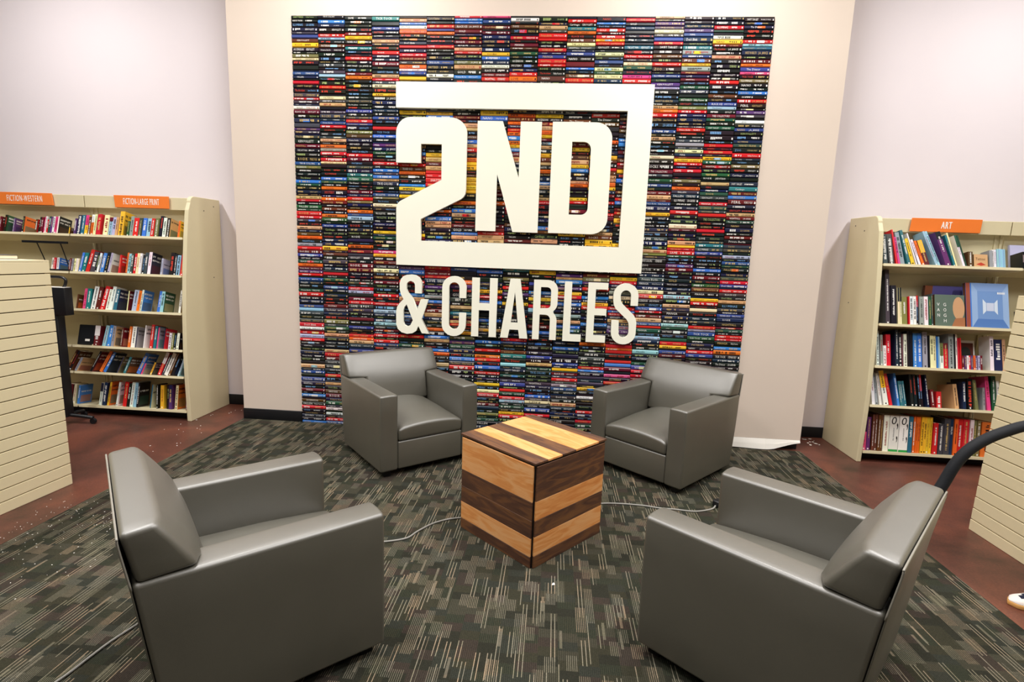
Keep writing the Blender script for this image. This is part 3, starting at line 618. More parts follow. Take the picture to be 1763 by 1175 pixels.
# ------------------------------------------------------------------ books on the shelves
BOOKS={
'LW1':(1.7,-0.063,[(-4.859,0.02,0.143,'M','M',0,''),(-4.805,0.024,0.157,'K','E',0,''),(-4.723,0.016,0.132,'P','P',0,''),(-4.635,0.018,0.153,'K','O',0,''),(-4.506,0.02,0.13,'D','R',0,''),(-4.461,0.019,0.15,'K','',0,''),(-4.44,0.021,0.148,'M','',0,''),(-4.415,0.013,0.155,'I','',0,''),(-4.401,0.014,0.157,'W','',0,''),(-4.385,0.014,0.128,'R','',0,''),(-4.37,0.019,0.158,'E','',0,''),(-4.349,0.02,0.154,'P','',0,''),(-4.327,0.02,0.158,'W','',0,''),(-4.306,0.023,0.156,'I','',0,''),(-4.281,0.012,0.162,'W','K',0,''),(-4.155,0.008,0.063,'Y','D',0,'')]),
'LE1':(1.7,-0.063,[(-4.109,0.018,0.146,'P','',0,''),(-4.088,0.037,0.179,'N','',0,''),(-4.048,0.033,0.18,'T','',0,''),(-4.012,0.033,0.181,'Y','',0,'2I'),(-3.977,0.028,0.167,'D','',0,''),(-3.947,0.028,0.185,'O','',0,'2W'),(-3.916,0.024,0.188,'C','',0,''),(-3.888,0.039,0.191,'R','',0,'t'),(-3.827,0.047,0.187,'C','',0,''),(-3.775,0.032,0.167,'S','',0,'2M'),(-3.74,0.033,0.17,'L','',0,''),(-3.705,0.022,0.169,'A','',0,''),(-3.679,0.042,0.225,'Y','Y',0,''),(-3.592,0.02,0.137,'E','',0,''),(-3.569,0.031,0.184,'G','',0,''),(-3.539,0.05,0.17,'R','R',0,''),(-3.485,0.032,0.169,'H','',0,''),(-3.446,0.035,0.17,'B','',0,''),(-3.407,0.043,0.169,'S','',0,''),(-3.361,0.033,0.167,'R','',0,''),(-3.322,0.032,0.171,'V','',0,''),(-3.285,0.032,0.193,'K','',0,''),(-3.25,0.029,0.178,'W','',0,''),(-3.218,0.032,0.177,'K','A',0,''),(-3.104,0.016,0.155,'O','Y',0,'')]),
'LW2':(1.372,-0.106412,[(-4.326,0.02,0.108,'W','',0,''),(-4.303,0.02,0.108,'R','',0,''),(-4.279,0.022,0.111,'W','B',-0.15,''),(-4.163,0.013,0.099,'D','',0,''),(-4.148,0.015,0.107,'M','',0,''),(-4.13,0.016,0.107,'G','',0,'')]),
'LE2':(1.36,-0.108,[(-4.108,0.017,0.12,'C','',0,''),(-4.089,0.016,0.121,'W','',0,''),(-4.072,0.012,0.121,'C','',0,''),(-4.057,0.022,0.177,'B','',0.1,''),(-4.03,0.034,0.176,'T','',0.1,''),(-3.988,0.036,0.206,'R','',0.16,''),(-3.945,0.045,0.187,'H','',0,''),(-3.895,0.02,0.176,'K','',0.1,''),(-3.872,0.019,0.176,'W','',0.1,''),(-3.851,0.016,0.175,'K','',0.1,''),(-3.832,0.03,0.177,'B','',0.1,''),(-3.799,0.027,0.186,'K','',0.1,''),(-3.768,0.02,0.183,'L','W',0.1,''),(-3.658,0.015,0.168,'R','R',0,''),(-3.583,0.015,0.19,'O','',0,''),(-3.566,0.025,0.182,'S','',0,''),(-3.537,0.023,0.176,'H','',0,''),(-3.507,0.023,0.185,'R','',0,''),(-3.48,0.027,0.188,'C','',0,''),(-3.449,0.021,0.186,'W','',0,''),(-3.425,0.024,0.175,'K','',0,''),(-3.398,0.027,0.195,'H','',0,''),(-3.366,0.029,0.202,'W','N',0,''),(-3.238,0.016,0.15,'L','L',0,''),(-3.146,0.036,0.203,'K','',0,'t'),(-3.106,0.025,0.192,'K','',0,''),(-3.076,0.032,0.181,'S','',0,''),(-3.038,0.029,0.188,'R','',0,'')]),
'LE3':(1.02,-0.138,[(-4.084,0.009,0.131,'D','D',0,''),(-4.02,0.026,0.185,'I','',0,''),(-3.99,0.041,0.186,'T','',0,''),(-3.943,0.045,0.207,'W','',0.08,''),(-3.895,0.042,0.205,'M','',0.08,''),(-3.848,0.044,0.213,'R','',0.16,'t'),(-3.794,0.033,0.186,'W','',0.08,''),(-3.758,0.033,0.212,'W','',0.08,''),(-3.722,0.033,0.19,'T','N',0.06,'ff'),(-3.578,0.009,0.18,'C','M',0,''),(-3.53,0.045,0.19,'L','',0.05,''),(-3.479,0.026,0.184,'O','',0.05,''),(-3.45,0.018,0.193,'W','B',0.05,'ff'),(-3.278,0.028,0.189,'B','',0.04,''),(-3.247,0.031,0.186,'S','E',0,''),(-3.065,0.02,0.204,'W','',0,''),(-3.041,0.024,0.205,'D','',0,'')]),
'LE4':(0.68,-0.153,[(-3.927,0.051,0.181,'M','',0,'2W'),(-3.846,0.033,0.186,'S','',0.1,''),(-3.805,0.039,0.191,'B','',0.08,''),(-3.758,0.027,0.185,'G','A',0,''),(-3.664,0.016,0.174,'D','M',0,''),(-3.593,0.023,0.188,'O','',0,''),(-3.566,0.042,0.19,'W','',0,''),(-3.519,0.011,0.184,'H','G',0,''),(-3.435,0.01,0.203,'W','W',0,''),(-3.377,0.028,0.213,'R','',0,''),(-3.344,0.026,0.203,'T','',0,''),(-3.306,0.012,0.19,'I','G',0,''),(-3.247,0.011,0.185,'N','R',0,''),(-3.197,0.022,0.145,'W','',0,''),(-3.17,0.02,0.146,'V','',0,''),(-3.146,0.02,0.147,'K','',0,''),(-3.122,0.024,0.149,'W','K',0,''),(-3.053,0.016,0.152,'K','',0,'')]),
'LE5':(0.43,-0.158,[(-4.231,0.021,0.199,'D','',0.38,''),(-4.2,0.022,0.192,'K','D',0.38,''),(-4.138,0.023,0.128,'G','A',0.38,''),(-3.99,0.023,0.197,'K','M',0.4,''),(-3.898,0.031,0.202,'O','',0.4,''),(-3.853,0.028,0.196,'B','N',0.4,''),(-3.718,0.01,0.154,'H','V',0.3,''),(-3.657,0.025,0.153,'T','D',0.3,''),(-3.526,0.037,0.197,'B','B',0.35,'ff'),(-3.479,0.015,0.101,'I','G',0.3,''),(-3.391,0.016,0.114,'Y','H',0.3,''),(-3.316,0.032,0.212,'R','',0.3,'2W'),(-3.279,0.018,0.193,'H','',0.3,''),(-3.249,0.036,0.208,'W','',0.3,''),(-3.208,0.019,0.209,'D','',0.3,''),(-3.182,0.022,0.19,'K','K',0.3,''),(-3.116,0.016,0.167,'S','S',0.25,'')]),
'LE6':(0.1,-0.148,[(-4.267,0.046,0.179,'M','',0.15,''),(-4.206,0.025,0.177,'C','',0.12,''),(-4.157,0.017,0.171,'B','B',0.12,''),(-3.929,0.025,0.204,'W','',0.12,'2N'),(-3.896,0.03,0.21,'N','',0.12,''),(-3.857,0.018,0.217,'Y','O',0.15,''),(-3.764,0.017,0.222,'W','W',0.15,''),(-3.696,0.036,0.225,'R','',0.12,''),(-3.656,0.023,0.211,'K','',0.12,''),(-3.627,0.033,0.225,'W','',0.12,''),(-3.59,0.029,0.226,'S','',0.1,''),(-3.556,0.017,0.223,'K','K',0.1,'ff'),(-3.424,0.01,0.214,'T','C',0.1,''),(-3.354,0.016,0.217,'K','',0,''),(-3.317,0.033,0.212,'Y','',0,''),(-3.256,0.025,0.215,'K','',0,''),(-3.229,0.03,0.22,'P','',0,'2N'),(-3.174,0.025,0.22,'C','O',0.05,''),(-3.064,0.015,0.177,'M','K',0,'')]),
'RE1':(1.685,-0.0649853,[(3.051,0.036,0.245,'H','',-0.17,'t'),(3.094,0.04,0.246,'H','',-0.17,'t'),(3.144,0.012,0.284,'R','',-0.2,''),(3.161,0.017,0.224,'I','',-0.2,''),(3.182,0.034,0.264,'G','',-0.25,''),(3.242,0.022,0.284,'T','',-0.3,''),(3.273,0.027,0.217,'Y','',-0.32,''),(3.303,0.009,0.264,'W','',-0.34,''),(3.314,0.009,0.264,'N','',-0.34,''),(3.327,0.02,0.215,'W','',-0.34,''),(3.351,0.02,0.205,'O','',-0.32,''),(3.377,0.039,0.207,'M','',-0.28,'2Y'),(3.464,0.018,0.291,'S','',-0.34,''),(3.484,0.018,0.292,'S','',-0.34,''),(3.542,0.043,0.282,'P','',-0.28,'2K'),(3.606,0.015,0.259,'T','',-0.25,''),(3.624,0.012,0.278,'C','',-0.25,''),(3.674,0.018,0.258,'W','',-0.25,'2E'),(3.695,0.012,0.259,'E','',-0.25,''),(3.712,0.035,0.123,'D','',0,'')]),
'RE1b':(1.685,-0.0649853,[(3.903,0.015,0.147,'W','',0,''),(3.92,0.014,0.146,'W','',0,''),(3.936,0.011,0.151,'S','',0,''),(3.948,0.011,0.152,'S','',0,''),(3.96,0.011,0.152,'S','',0,''),(3.972,0.011,0.153,'S','',0,''),(3.984,0.011,0.153,'S','',0,''),(3.996,0.011,0.153,'S','',0,'')]),
'RE2':(1.195,-0.122559,[(3.103,0.032,0.442,'H','',0,''),(3.148,0.045,0.315,'K','',0,''),(3.204,0.012,0.297,'C','',0,'2K'),(3.218,0.013,0.298,'C','',0,'2K'),(3.235,0.042,0.224,'V','',0,''),(3.285,0.009,0.229,'R','',0,''),(3.295,0.025,0.23,'W','',0,'t'),(3.322,0.023,0.231,'W','',0,'t'),(3.347,0.016,0.238,'K','',0,'2R'),(3.373,0.033,0.232,'G','',0,''),(3.409,0.031,0.233,'W','',0,''),(3.443,0.018,0.235,'E','',0,''),(3.464,0.013,0.258,'H','',0,'')]),
'RE3':(0.845,-0.145721,[(3.065,0.019,0.281,'W','',0,''),(3.096,0.019,0.249,'G','',0,''),(3.118,0.024,0.163,'W','',0,''),(3.143,0.036,0.255,'R','',0,''),(3.215,0.025,0.303,'N','',0,''),(3.242,0.024,0.275,'K','',0,'t'),(3.268,0.011,0.264,'M','',0,''),(3.281,0.024,0.264,'W','',0,''),(3.307,0.011,0.289,'K','',0,''),(3.32,0.011,0.289,'K','',0,''),(3.333,0.011,0.29,'K','',0,''),(3.345,0.011,0.29,'K','',0,''),(3.361,0.033,0.273,'B','',0,''),(3.397,0.032,0.274,'B','',0,''),(3.436,0.038,0.286,'G','',0,''),(3.48,0.007,0.259,'K','',0,''),(3.491,0.026,0.26,'C','',0,''),(3.519,0.023,0.26,'C','',0,''),(3.545,0.012,0.255,'B','',0,''),(3.559,0.011,0.255,'S','',0,''),(3.572,0.027,0.204,'W','',0,'2V'),(3.602,0.034,0.204,'R','',0,'2M'),(3.642,0.04,0.282,'G','',0,''),(3.684,0.011,0.28,'K','',0,''),(3.697,0.013,0.28,'W','',0,''),(3.716,0.01,0.251,'R','',0,''),(3.728,0.01,0.252,'R','',0,''),(3.742,0.016,0.11,'M','',0,''),(3.76,0.016,0.111,'P','',0,''),(3.778,0.016,0.112,'W','',0,''),(3.795,0.016,0.113,'R','',0,''),(3.813,0.016,0.114,'P','',0,''),(3.831,0.016,0.115,'O','',0,''),(3.849,0.016,0.115,'P','',0,''),(3.867,0.016,0.116,'L','',0,''),(3.885,0.016,0.117,'M','',0,''),(3.963,0.029,0.276,'W','',0,''),(4.001,0.06,0.251,'N','',0,'t'),(4.066,0.024,0.257,'A','',0,'')]),
'RE4':(0.51,-0.1564,[(3.066,0.025,0.266,'W','',-0.12,''),(3.096,0.019,0.26,'G','',-0.12,''),(3.122,0.019,0.254,'W','',-0.12,''),(3.16,0.039,0.277,'W','',-0.16,'2Y'),(3.205,0.025,0.256,'R','',-0.16,''),(3.274,0.019,0.262,'B','',-0.12,'t'),(3.296,0.016,0.2,'T','',-0.1,''),(3.314,0.016,0.201,'T','',-0.1,''),(3.332,0.016,0.202,'T','',-0.1,''),(3.385,0.023,0.259,'K','',-0.06,''),(3.411,0.024,0.26,'K','',-0.06,''),(3.443,0.017,0.258,'K','',-0.06,'t'),(3.463,0.016,0.259,'K','',-0.06,'2R'),(3.511,0.015,0.262,'N','',-0.08,'t'),(3.545,0.027,0.144,'M','',-0.08,''),(3.586,0.039,0.131,'R','',0,''),(3.736,0.032,0.197,'A','',-0.08,''),(3.793,0.026,0.219,'N','',0,''),(3.836,0.041,0.248,'K','',0,''),(3.889,0.026,0.24,'V','',-0.1,''),(3.956,0.018,0.181,'G','',0,''),(3.979,0.028,0.271,'I','',-0.08,''),(4.026,0.035,0.277,'E','',0,''),(4.069,0.021,0.242,'W','',-0.1,'')]),
'RE5':(0.1,-0.148,[(3.04,0.032,0.15,'I','',0,''),(3.076,0.029,0.272,'P','',0,''),(3.119,0.019,0.304,'D','',0,''),(3.141,0.019,0.305,'D','',0,''),(3.162,0.019,0.307,'D','',0,''),(3.184,0.019,0.308,'D','',0,''),(3.21,0.044,0.296,'W','',0,''),(3.259,0.075,0.299,'W','',0,'9'),(3.337,0.072,0.301,'W','',0,'9'),(3.412,0.031,0.339,'T','',0,''),(3.453,0.017,0.309,'O','',0,''),(3.472,0.017,0.31,'O','',0,''),(3.491,0.017,0.312,'O','',0,''),(3.514,0.021,0.321,'Y','',0,''),(3.537,0.021,0.323,'Y','',0,''),(3.561,0.021,0.324,'Y','',0,''),(3.584,0.021,0.326,'Y','',0,''),(3.612,0.037,0.253,'R','',0,''),(3.656,0.04,0.248,'H','',0,''),(3.7,0.047,0.325,'H','',0,''),(3.749,0.025,0.324,'N','',0,'BERLIN'),(3.778,0.029,0.297,'O','',0,''),(3.81,0.042,0.333,'R','',0,''),(3.854,0.046,0.334,'R','',0,''),(3.906,0.029,0.326,'W','',0,''),(3.941,0.021,0.291,'V','',0,''),(3.965,0.026,0.291,'V','',0,''),(3.999,0.085,0.282,'O','',0,'')])}
def page_mesh():
    me = MB(); me.box(0, 1, 0, 1, 0, 1); q = me.mesh('pages'); q.materials.append(M['pages']); return q
PAGES = page_mesh(); PREV = [None, 0, 0, 0]
def shelf_book(x, w, hgt, key, cov, lean, tg, z, y, tl, depth, sg):
    """a closed book standing on the shelf, spine to the front; returns the object"""
    mb = MB(); c = colour(key); cc = colour(cov) if cov else lin([v * .96 for v in PAL[key]]); t = min(.003, w * .18)
    mb.box(0, w, 0, t, 0, hgt, c)
    mb.box(0, t, t, depth, 0, hgt, cc); mb.box(w - t, w, t, depth, 0, hgt, cc)
    tc = ink(key); e = -.0006
    q = w * .58
    if tg.startswith('2') and len(tg) > 1:
        k2 = colour(tg[1]); zz = hgt * random.choice([.5, .62, .78])
        mb.poly([(0, e * .5, zz), (w, e * .5, zz), (w, e * .5, hgt), (0, e * .5, hgt)], k2)
    if tg == 'BERLIN':
        fn = lambda u, v: (w * .22 + v, e, hgt * .78 - u); put_text(mb, 'BERLIN', fn, hgt * .36, w * .55, WHITE, 2)
    elif tg == '9':
        put_text(mb, '0', lambda u, v: (w * .12 + u + v * .12, e, hgt * .76 + v), w * .75, hgt * .2, INK, 4)
        for i in range(2): put_text(mb, ',', lambda u, v: (w * .72 + u, e, hgt * (.70 - .36 * i) + v), w * .3, hgt * .5, INK, 3)
        dashes(mb, lambda u, v: (w * .42 + v, e, hgt * .66 - u), 0, hgt * .35, 0, w * .12, lin((150, 150, 150)))
        mb.poly([(0, e, 0), (w, e, 0), (w, e, hgt * .06), (0, e, hgt * .06)], lin((40, 150, 70)))
    elif w > .012:
        a0 = hgt * random.uniform(.06, .2); a1 = hgt * random.uniform(.55, .92); big = tg in ('t', 'ff') or random.random() < .35
        q = w * (.5 if big else .3); v0 = (w - q) / 2
        dashes(mb, lambda u, v: (v0 + v, e, hgt - a0 - u), 0, (a1 - a0), 0, q, tc)
        if random.random() < .5:
            s = min(w * .5, .011); mb.poly([(w / 2 - s / 2, e, .008), (w / 2 + s / 2, e, .008), (w / 2 + s / 2, e, .008 + s), (w / 2 - s / 2, e, .008 + s)], WHITE if tc != INK else INK)
    if cov:       # printed cover on the side that shows
        xs = w + .0005 if sg < 0 else -.0005; D = depth
        def rect(u0, u1, v0, v1, col): mb.poly([(xs, D * u0, hgt * v0), (xs, D * u1, hgt * v0), (xs, D * u1, hgt * v1), (xs, D * u0, hgt * v1)], col)
        if w > 0 and random.random() < .75:
            k2 = random.choice('DMOTEUVAHN'); rect(.1, .92, .08, .45, lin([int(a * .55 + b * .45) for a, b in zip(PAL[k2], PAL[cov])]))
        it = WHITE if cov in 'KNMDEPVTHBRU' else INK
        for v in ((.78, .09), (.62, .07)):
            if random.random() < .8: dashes(mb, lambda u, q, vv=v: (xs * 1.002 if sg < 0 else xs * 1.5, D * .1 + u, hgt * vv[0] + q), 0, D * .75, 0, hgt * v[1], it)
    o = mb.build('book', M['cover'], None, colours=True)
    p = obj('pages', PAGES, None, o); p.location = (t * .9, t * .9, hgt * .012); p.scale = (w - 1.8 * t, depth - .006, hgt * .976)
    # lean pivots on the bottom corner that stays on the shelf
    Rl = Matrix.Identity(4)
    if lean > 0: Rl = Matrix.Translation((w, 0, 0)) @ Matrix.Rotation(lean, 4, 'Y') @ Matrix.Translation((-w, 0, 0))
    elif lean < 0: Rl = Matrix.Rotation(lean, 4, 'Y')
    o.matrix_world = Matrix.Translation((x, y, z)) @ Matrix.Rotation(-tl, 4, 'X') @ Matrix.Translation((0, 0, .0015)) @ Rl
    return o
NUM = ['first', 'second', 'third', 'fourth', 'fifth', 'sixth', 'seventh', 'eighth', 'ninth', 'tenth', 'eleventh', 'twelfth', 'thirteenth', 'fourteenth', 'fifteenth', 'sixteenth', 'seventeenth', 'eighteenth', 'nineteenth', 'twentieth',
       'twenty-first', 'twenty-second', 'twenty-third', 'twenty-fourth', 'twenty-fifth', 'twenty-sixth', 'twenty-seventh', 'twenty-eighth', 'twenty-ninth', 'thirtieth', 'thirty-first', 'thirty-second', 'thirty-third', 'thirty-fourth', 'thirty-fifth', 'thirty-sixth', 'thirty-seventh', 'thirty-eighth', 'thirty-ninth', 'fortieth']
ROWS = {'LW1': ('top shelf under the western sign', 'LW1'), 'LE1': ('top shelf under the large print sign', 'LE1'), 'LW2': ('black tray at left', 'LW2'), 'LE2': ('second large print shelf from top', 'LE2'),
        'LE3': ('third large print shelf from top', 'LE3'), 'LE4': ('fourth large print shelf from top', 'LE4'), 'LE5': ('second large print shelf from floor', 'LE5'), 'LE6': ('lowest large print shelf', 'LE6'),
        'RE1': ('top art shelf', 'RE1'), 'RE1b': ('top art shelf', 'RE1'), 'RE2': ('second art shelf from top', 'RE2'), 'RE3': ('middle art shelf', 'RE3'), 'RE4': ('second art shelf from floor', 'RE4'), 'RE5': ('lowest art shelf', 'RE5')}
allb = {}
for k, (z, y, es) in BOOKS.items():
    sg = -1 if k[0] == 'L' else 1; tl = BASE_TILT if z < .2 else TILT
    prev_end = -99
    for (x, wd, hgt, key, cov, lean, tg) in es:
        hgt = min(hgt * 1.05, .46 if k == 'RE2' else .31)
        dmax = (.146 - .014 - y - hgt * math.sin(tl)) / math.cos(tl)
        dep = min(dmax, (.135 if sg < 0 else .18) + random.uniform(-.01, .02))
        if k[:2] == 'LE': x = es[0][0] + (x - es[0][0]) * min(1, (-3.037 - es[0][0]) / (es[-1][0] + es[-1][1] - es[0][0]))
        if k[:2] == 'RE': lean = max(lean, -.03 - .9 * max(0, x - 3.04))
        if PREV[0] == k:        # rest against the neighbour instead of cutting through it
            pr, pl, ph = PREV[1:]; zz = min(ph, hgt); gap = x - pr
            if gap < .0006: x += .0006 - gap; gap = .0006; wd = max(.006, wd - .0006)
            need = zz * (math.tan(pl) - math.tan(lean)) - gap + .0008
            if need > 0:
                sh = min(need, .006 if k[0] == 'R' else .003); x += sh; gap += sh
                if need > sh: lean = math.atan(math.tan(pl) - (gap - .0008) / zz)
        if abs(lean) < .004: lean = 0
        wd = min(wd, 4.112 - x) if sg > 0 else min(wd, -3.036 - x)
        if wd < .006: continue
        PREV[:] = [k, x + wd, lean, hgt]
        wv = max(.005, wd * math.cos(lean) - .0006); xx = x + wd - wv if lean > 0 else x
        if k == 'RE2' and x > 3.37: dep = min(dep, .125)
        if k == 'RE3' and 3.7 < x: dep = min(dep, .115)
        yy = y + random.uniform(0, .012)
        if hgt * math.cos(tl) > .30 and z > 1.5: hgt = .29
        o = shelf_book(xx, wv, hgt, key, cov, lean, tg, z - math.sin(tl) * (yy - (yfr(z) - .006)), yy, tl, dep, sg)
        allb.setdefault(ROWS[k][1], []).append((x, o, key, cov, tg, lean, hgt, ROWS[k][0]))
for k, L in allb.items():
    L.sort(key=lambda q: q[0])
    for i, (x, o, key, cov, tg, lean, hgt, where) in enumerate(L):
        lab = NAME[key] + ' ' + ('leaning book' if abs(lean) > .2 else 'upright book') + ', ' + NUM[i] + ' from left on ' + where
        tag(o, lab, 'book', 'books on the ' + where)
# ------------------------------------------------------------------ books shown face out, boxes, bookends
def face_book(x0, x1, hgt, z, th, ckey, skey, label, draw, dy=0, lean_back=0):
    y = yfr(z) + .012 + dy; zz = z - math.sin(TILT) * (y - (yfr(z) - .006)); w_ = x1 - x0
    mb = MB(); mb.box(0, w_, 0, .003, 0, hgt, colour(ckey, 0)); mb.box(0, w_, th - .003, th, 0, hgt, colour(ckey, 0)); mb.box(0, .003, .003, th - .003, 0, hgt, colour(skey, 0))
    draw(mb, w_, hgt)
    o = mb.build('book', M['cover'], None, colours=True); p = obj('pages', PAGES, None, o); p.location = (.003, .003, .003); p.scale = (w_ - .006, th - .006, hgt - .006)
    o.matrix_world = Matrix.Translation((x0, y, zz)) @ Matrix.Rotation(-TILT - lean_back, 4, 'X') @ Matrix.Translation((0, 0, .0015))
    return tag(o, label, 'book')
def rect(mb, a, b, c, d, col, e=-.0006): mb.poly([(a, e, c), (b, e, c), (b, e, d), (a, e, d)], col)
def d_tattoo(mb, w_, h_):
    put_text(mb, 'Tattoo', lambda u, v: (w_ * .12 + u, -.0008, h_ * .55 + v), w_ * .7, h_ * .2, lin((70, 44, 26)), 2)
    mb.poly([(w_ * .15, -.0007, h_ * .22), (w_ * .5, -.0007, h_ * .12), (w_ * .85, -.0007, h_ * .2), (w_ * .5, -.0007, h_ * .38)], lin((186, 66, 48)))
face_book(3.755, 3.861, .108, 1.685, .022, 'A', 'D', 'small tan book facing out on the top art shelf with dark title lettering', d_tattoo)
def d_vg(mb, w_, h_):
    rect(mb, 0, w_, 0, h_, lin((92, 108, 96)))
    mb.poly([(p[0], -.0009, p[1]) for p in arc(w_ * .8, h_ * .58, w_ * .2, -90, 270, 18, h_ * .36)][:-1], lin((196, 152, 112)))
    mb.poly([(w_ * .55, -.0011, 0), (w_, -.0011, 0), (w_, -.0011, h_ * .3), (w_ * .68, -.0011, h_ * .26)], lin((164, 108, 72)))
    for i, ch in enumerate('VAN'): put_text(mb, ch, lambda u, v: (w_ * .07 + u, -.0014, h_ * (.64 - .17 * i) + v), w_ * .1, h_ * .095, WHITE, 3)
    for i, ch in enumerate('GOGH'): put_text(mb, ch, lambda u, v: (w_ * .28 + u, -.0014, h_ * (.64 - .17 * i) + v), w_ * .11, h_ * .095, WHITE, 3)
face_book(3.489, 3.722, .265, 1.195, .03, 'E', 'D', 'painter monograph facing out, green and tan cover with white vertical lettering', d_vg)
def d_purple(mb, w_, h_):
    rect(mb, 0, w_ * .18, 0, h_, lin((150, 88, 58)))
    mb.poly([(w_ * .18, -.0007, h_ * .75), (w_, -.0007, h_ * .62), (w_, -.0007, h_), (w_ * .18, -.0007, h_)], lin((108, 102, 176)))
    dashes(mb, lambda u, v: (w_ * .65 + u, -.001, h_ * .76 + v), 0, w_ * .2, 0, h_ * .05, WHITE)
face_book(3.497, 3.833, .372, 1.195, .03, 'P', 'D', 'tall purple book facing out behind the painter monograph', d_purple, dy=.19, lean_back=-R(12.5))
def d_blue(mb, w_, h_):
    rect(mb, 0, w_ * .1, 0, h_, lin((150, 78, 60))); a = w_ * .13
    rect(mb, a, w_, 0, h_, lin((112, 146, 196)), -.0007)
    X = lambda f: a + (w_ - a) * f
    mb.poly([(X(0), -.0009, h_), (X(1), -.0009, h_), (X(.84), -.0009, h_ * .82), (X(.16), -.0009, h_ * .82)], lin((128, 158, 206)))
    mb.poly([(X(0), -.0009, 0), (X(1), -.0009, 0), (X(.84), -.0009, h_ * .2), (X(.16), -.0009, h_ * .2)], lin((84, 122, 182)))
    mb.poly([(X(.16), -.0009, h_ * .2), (X(.16), -.0009, h_ * .82), (X(0), -.0009, h_), (X(0), -.0009, 0)], lin((146, 174, 212)))
    mb.poly([(X(.84), -.0009, h_ * .2), (X(.84), -.0009, h_ * .82), (X(1), -.0009, h_), (X(1), -.0009, 0)], lin((146, 174, 212)))
    rect(mb, X(.4), X(.6), h_ * .38, h_ * .56, lin((196, 204, 222)), -.0011)
    mb.poly([(X(.3), -.0011, h_ * .3), (X(.39), -.0011, h_ * .38), (X(.39), -.0011, h_ * .56), (X(.3), -.0011, h_ * .64)], lin((206, 218, 230)))
    mb.poly([(X(.7), -.0011, h_ * .3), (X(.61), -.0011, h_ * .38), (X(.61), -.0011, h_ * .56), (X(.7), -.0011, h_ * .64)], lin((206, 218, 230)))
    dashes(mb, lambda u, v: (X(.7) + u, -.001, h_ * .76 + v), 0, w_ * .16, 0, h_ * .045, WHITE)
face_book(3.735, 4.066, .374, 1.195, .035, 'B', 'D', 'large blue book facing out, its cover drawn like a square tunnel', d_blue)
def d_plain(mb, w_, h_): dashes(mb, lambda u, v: (w_ * .1 + u, -.001, h_ * .7 + v), 0, w_ * .7, 0, h_ * .1, WHITE)
face_book(4.128, 4.30, .15, 1.195, .03, 'K', 'K', 'black book facing out at the right end of the second art shelf', d_plain)
def d_box(mb, w_, h_):
    rect(mb, 0, w_, h_ * .82, h_, lin((20, 20, 22)), -.0008); rect(mb, 0, w_, h_ * .38, h_ * .82, lin((136, 120, 122)), -.0008)
    rect(mb, 0, w_, 0, h_ * .38, lin((26, 26, 30)), -.0008); dashes(mb, lambda u, v: (w_ * .05 + u, -.001, h_ * .12 + v), 0, w_ * .85, 0, h_ * .12, WHITE)
face_book(4.132, 4.32, .142, 1.685, .12, 'K', 'K', 'black and grey boxed set at the right end of the top art shelf', d_box)
def d_none(mb, w_, h_): pass
face_book(4.14, 4.34, .235, 1.685, .02, 'L', 'L', 'tall pale book facing out behind the black and grey boxed set', d_none, dy=.13, lean_back=-.02)
def d_grey(mb, w_, h_): pass
face_book(3.875, 3.90, .145, 1.685, .09, 'G', 'G', 'grey book standing between the tattoo book and the white spines', d_grey)
# painting book laid face to the aisle
def d_paint(mb, w_, h_):
    rect(mb, w_ * .08, w_ * .92, h_ * .1, h_ * .92, lin((96, 44, 34))); mb.poly([(p[0], -.001, p[1]) for p in arc(w_ * .5, h_ * .55, w_ * .3, 0, 360, 12, h_ * .25)][:-1], lin((40, 44, 40)))
    mb.poly([(w_ * .45, -.0012, h_ * .15), (w_ * .7, -.0012, h_ * .2), (w_ * .62, -.0012, h_ * .5)], lin((196, 164, 120)))
face_book(3.80, 3.948, .262, .845, .02, 'W', 'W', 'white framed picture book facing out behind small purple spines', d_paint, dy=.14)

o = thing('file_box', 'black file box with a small white label on the fourth large print shelf', 'box', (-4.022, -.140, .679)); o.rotation_euler = (-TILT, 0, 0)
mb = MB(); mb.prism([(0, 0), (.23, 0), (.23, .12), (.10, .185), (0, .19)], 'x', -.078, .078); bevel(mb.build('body', M['black_metal'], o), .006, 2, False)
bx(.0, .045, -.002, -.0002, .035, .055).build('paper_label', M['paper'], o)
def bookend(x, z, tl, label, hgt, plate=.13):
    y = yfr(z) + .008; o = thing('bookend', label, 'bookend', (x, y, z - math.sin(tl) * .014 + .001)); o.rotation_euler = (-tl, 0, 0)
    mb = MB(); pts = [(0, 0)] + [(.20 * t, hgt * (1 - math.cos(t * math.pi)) / 2 + .012) for t in [i / 9 for i in range(10)]] + [(.20, 0)]
    mb.prism(pts, 'x', 0, .003); bevel(mb.build('curved_plate', M['cream_metal'], o), .001, 1, False)
    bx(-plate, 0, .0, .2, 0, .002).build('foot_plate', M['cream_metal'], o)
bookend(-3.935, .68, TILT, 'curved cream bookend beside the black file box', .15, .006)
bookend(-3.935, .10, BASE_TILT, 'curved cream bookend on the lowest large print shelf', .17)
o = thing('hanging_rack', 'thin black hanging rack with a bar and tray of small books at the left bookcase', 'rack', (-4.30, yfr(1.36) + .002, 1.3605))
tr = bx(-.25, .185, -.012, .12, 0, .006).build('tray', M['black_metal'], o); tr.rotation_euler = (-TILT, 0, 0)
bx(-.25, .185, -.014, -.010, 0, .012).build('front_lip', M['black_metal'], tr)
bevel(bx(-.25, .19, -.02, .0, .247, .268).build('top_bar', M['black_metal'], o), .002, 2, False)
for x, x2 in ((-.112, -.08), (.12, .132)): tube('rod', [(x, -.008, .25), ((x + x2) / 2, .02, .14), (x2, .06, -.008)], .0045, M['black_metal'], o, 3, 8)

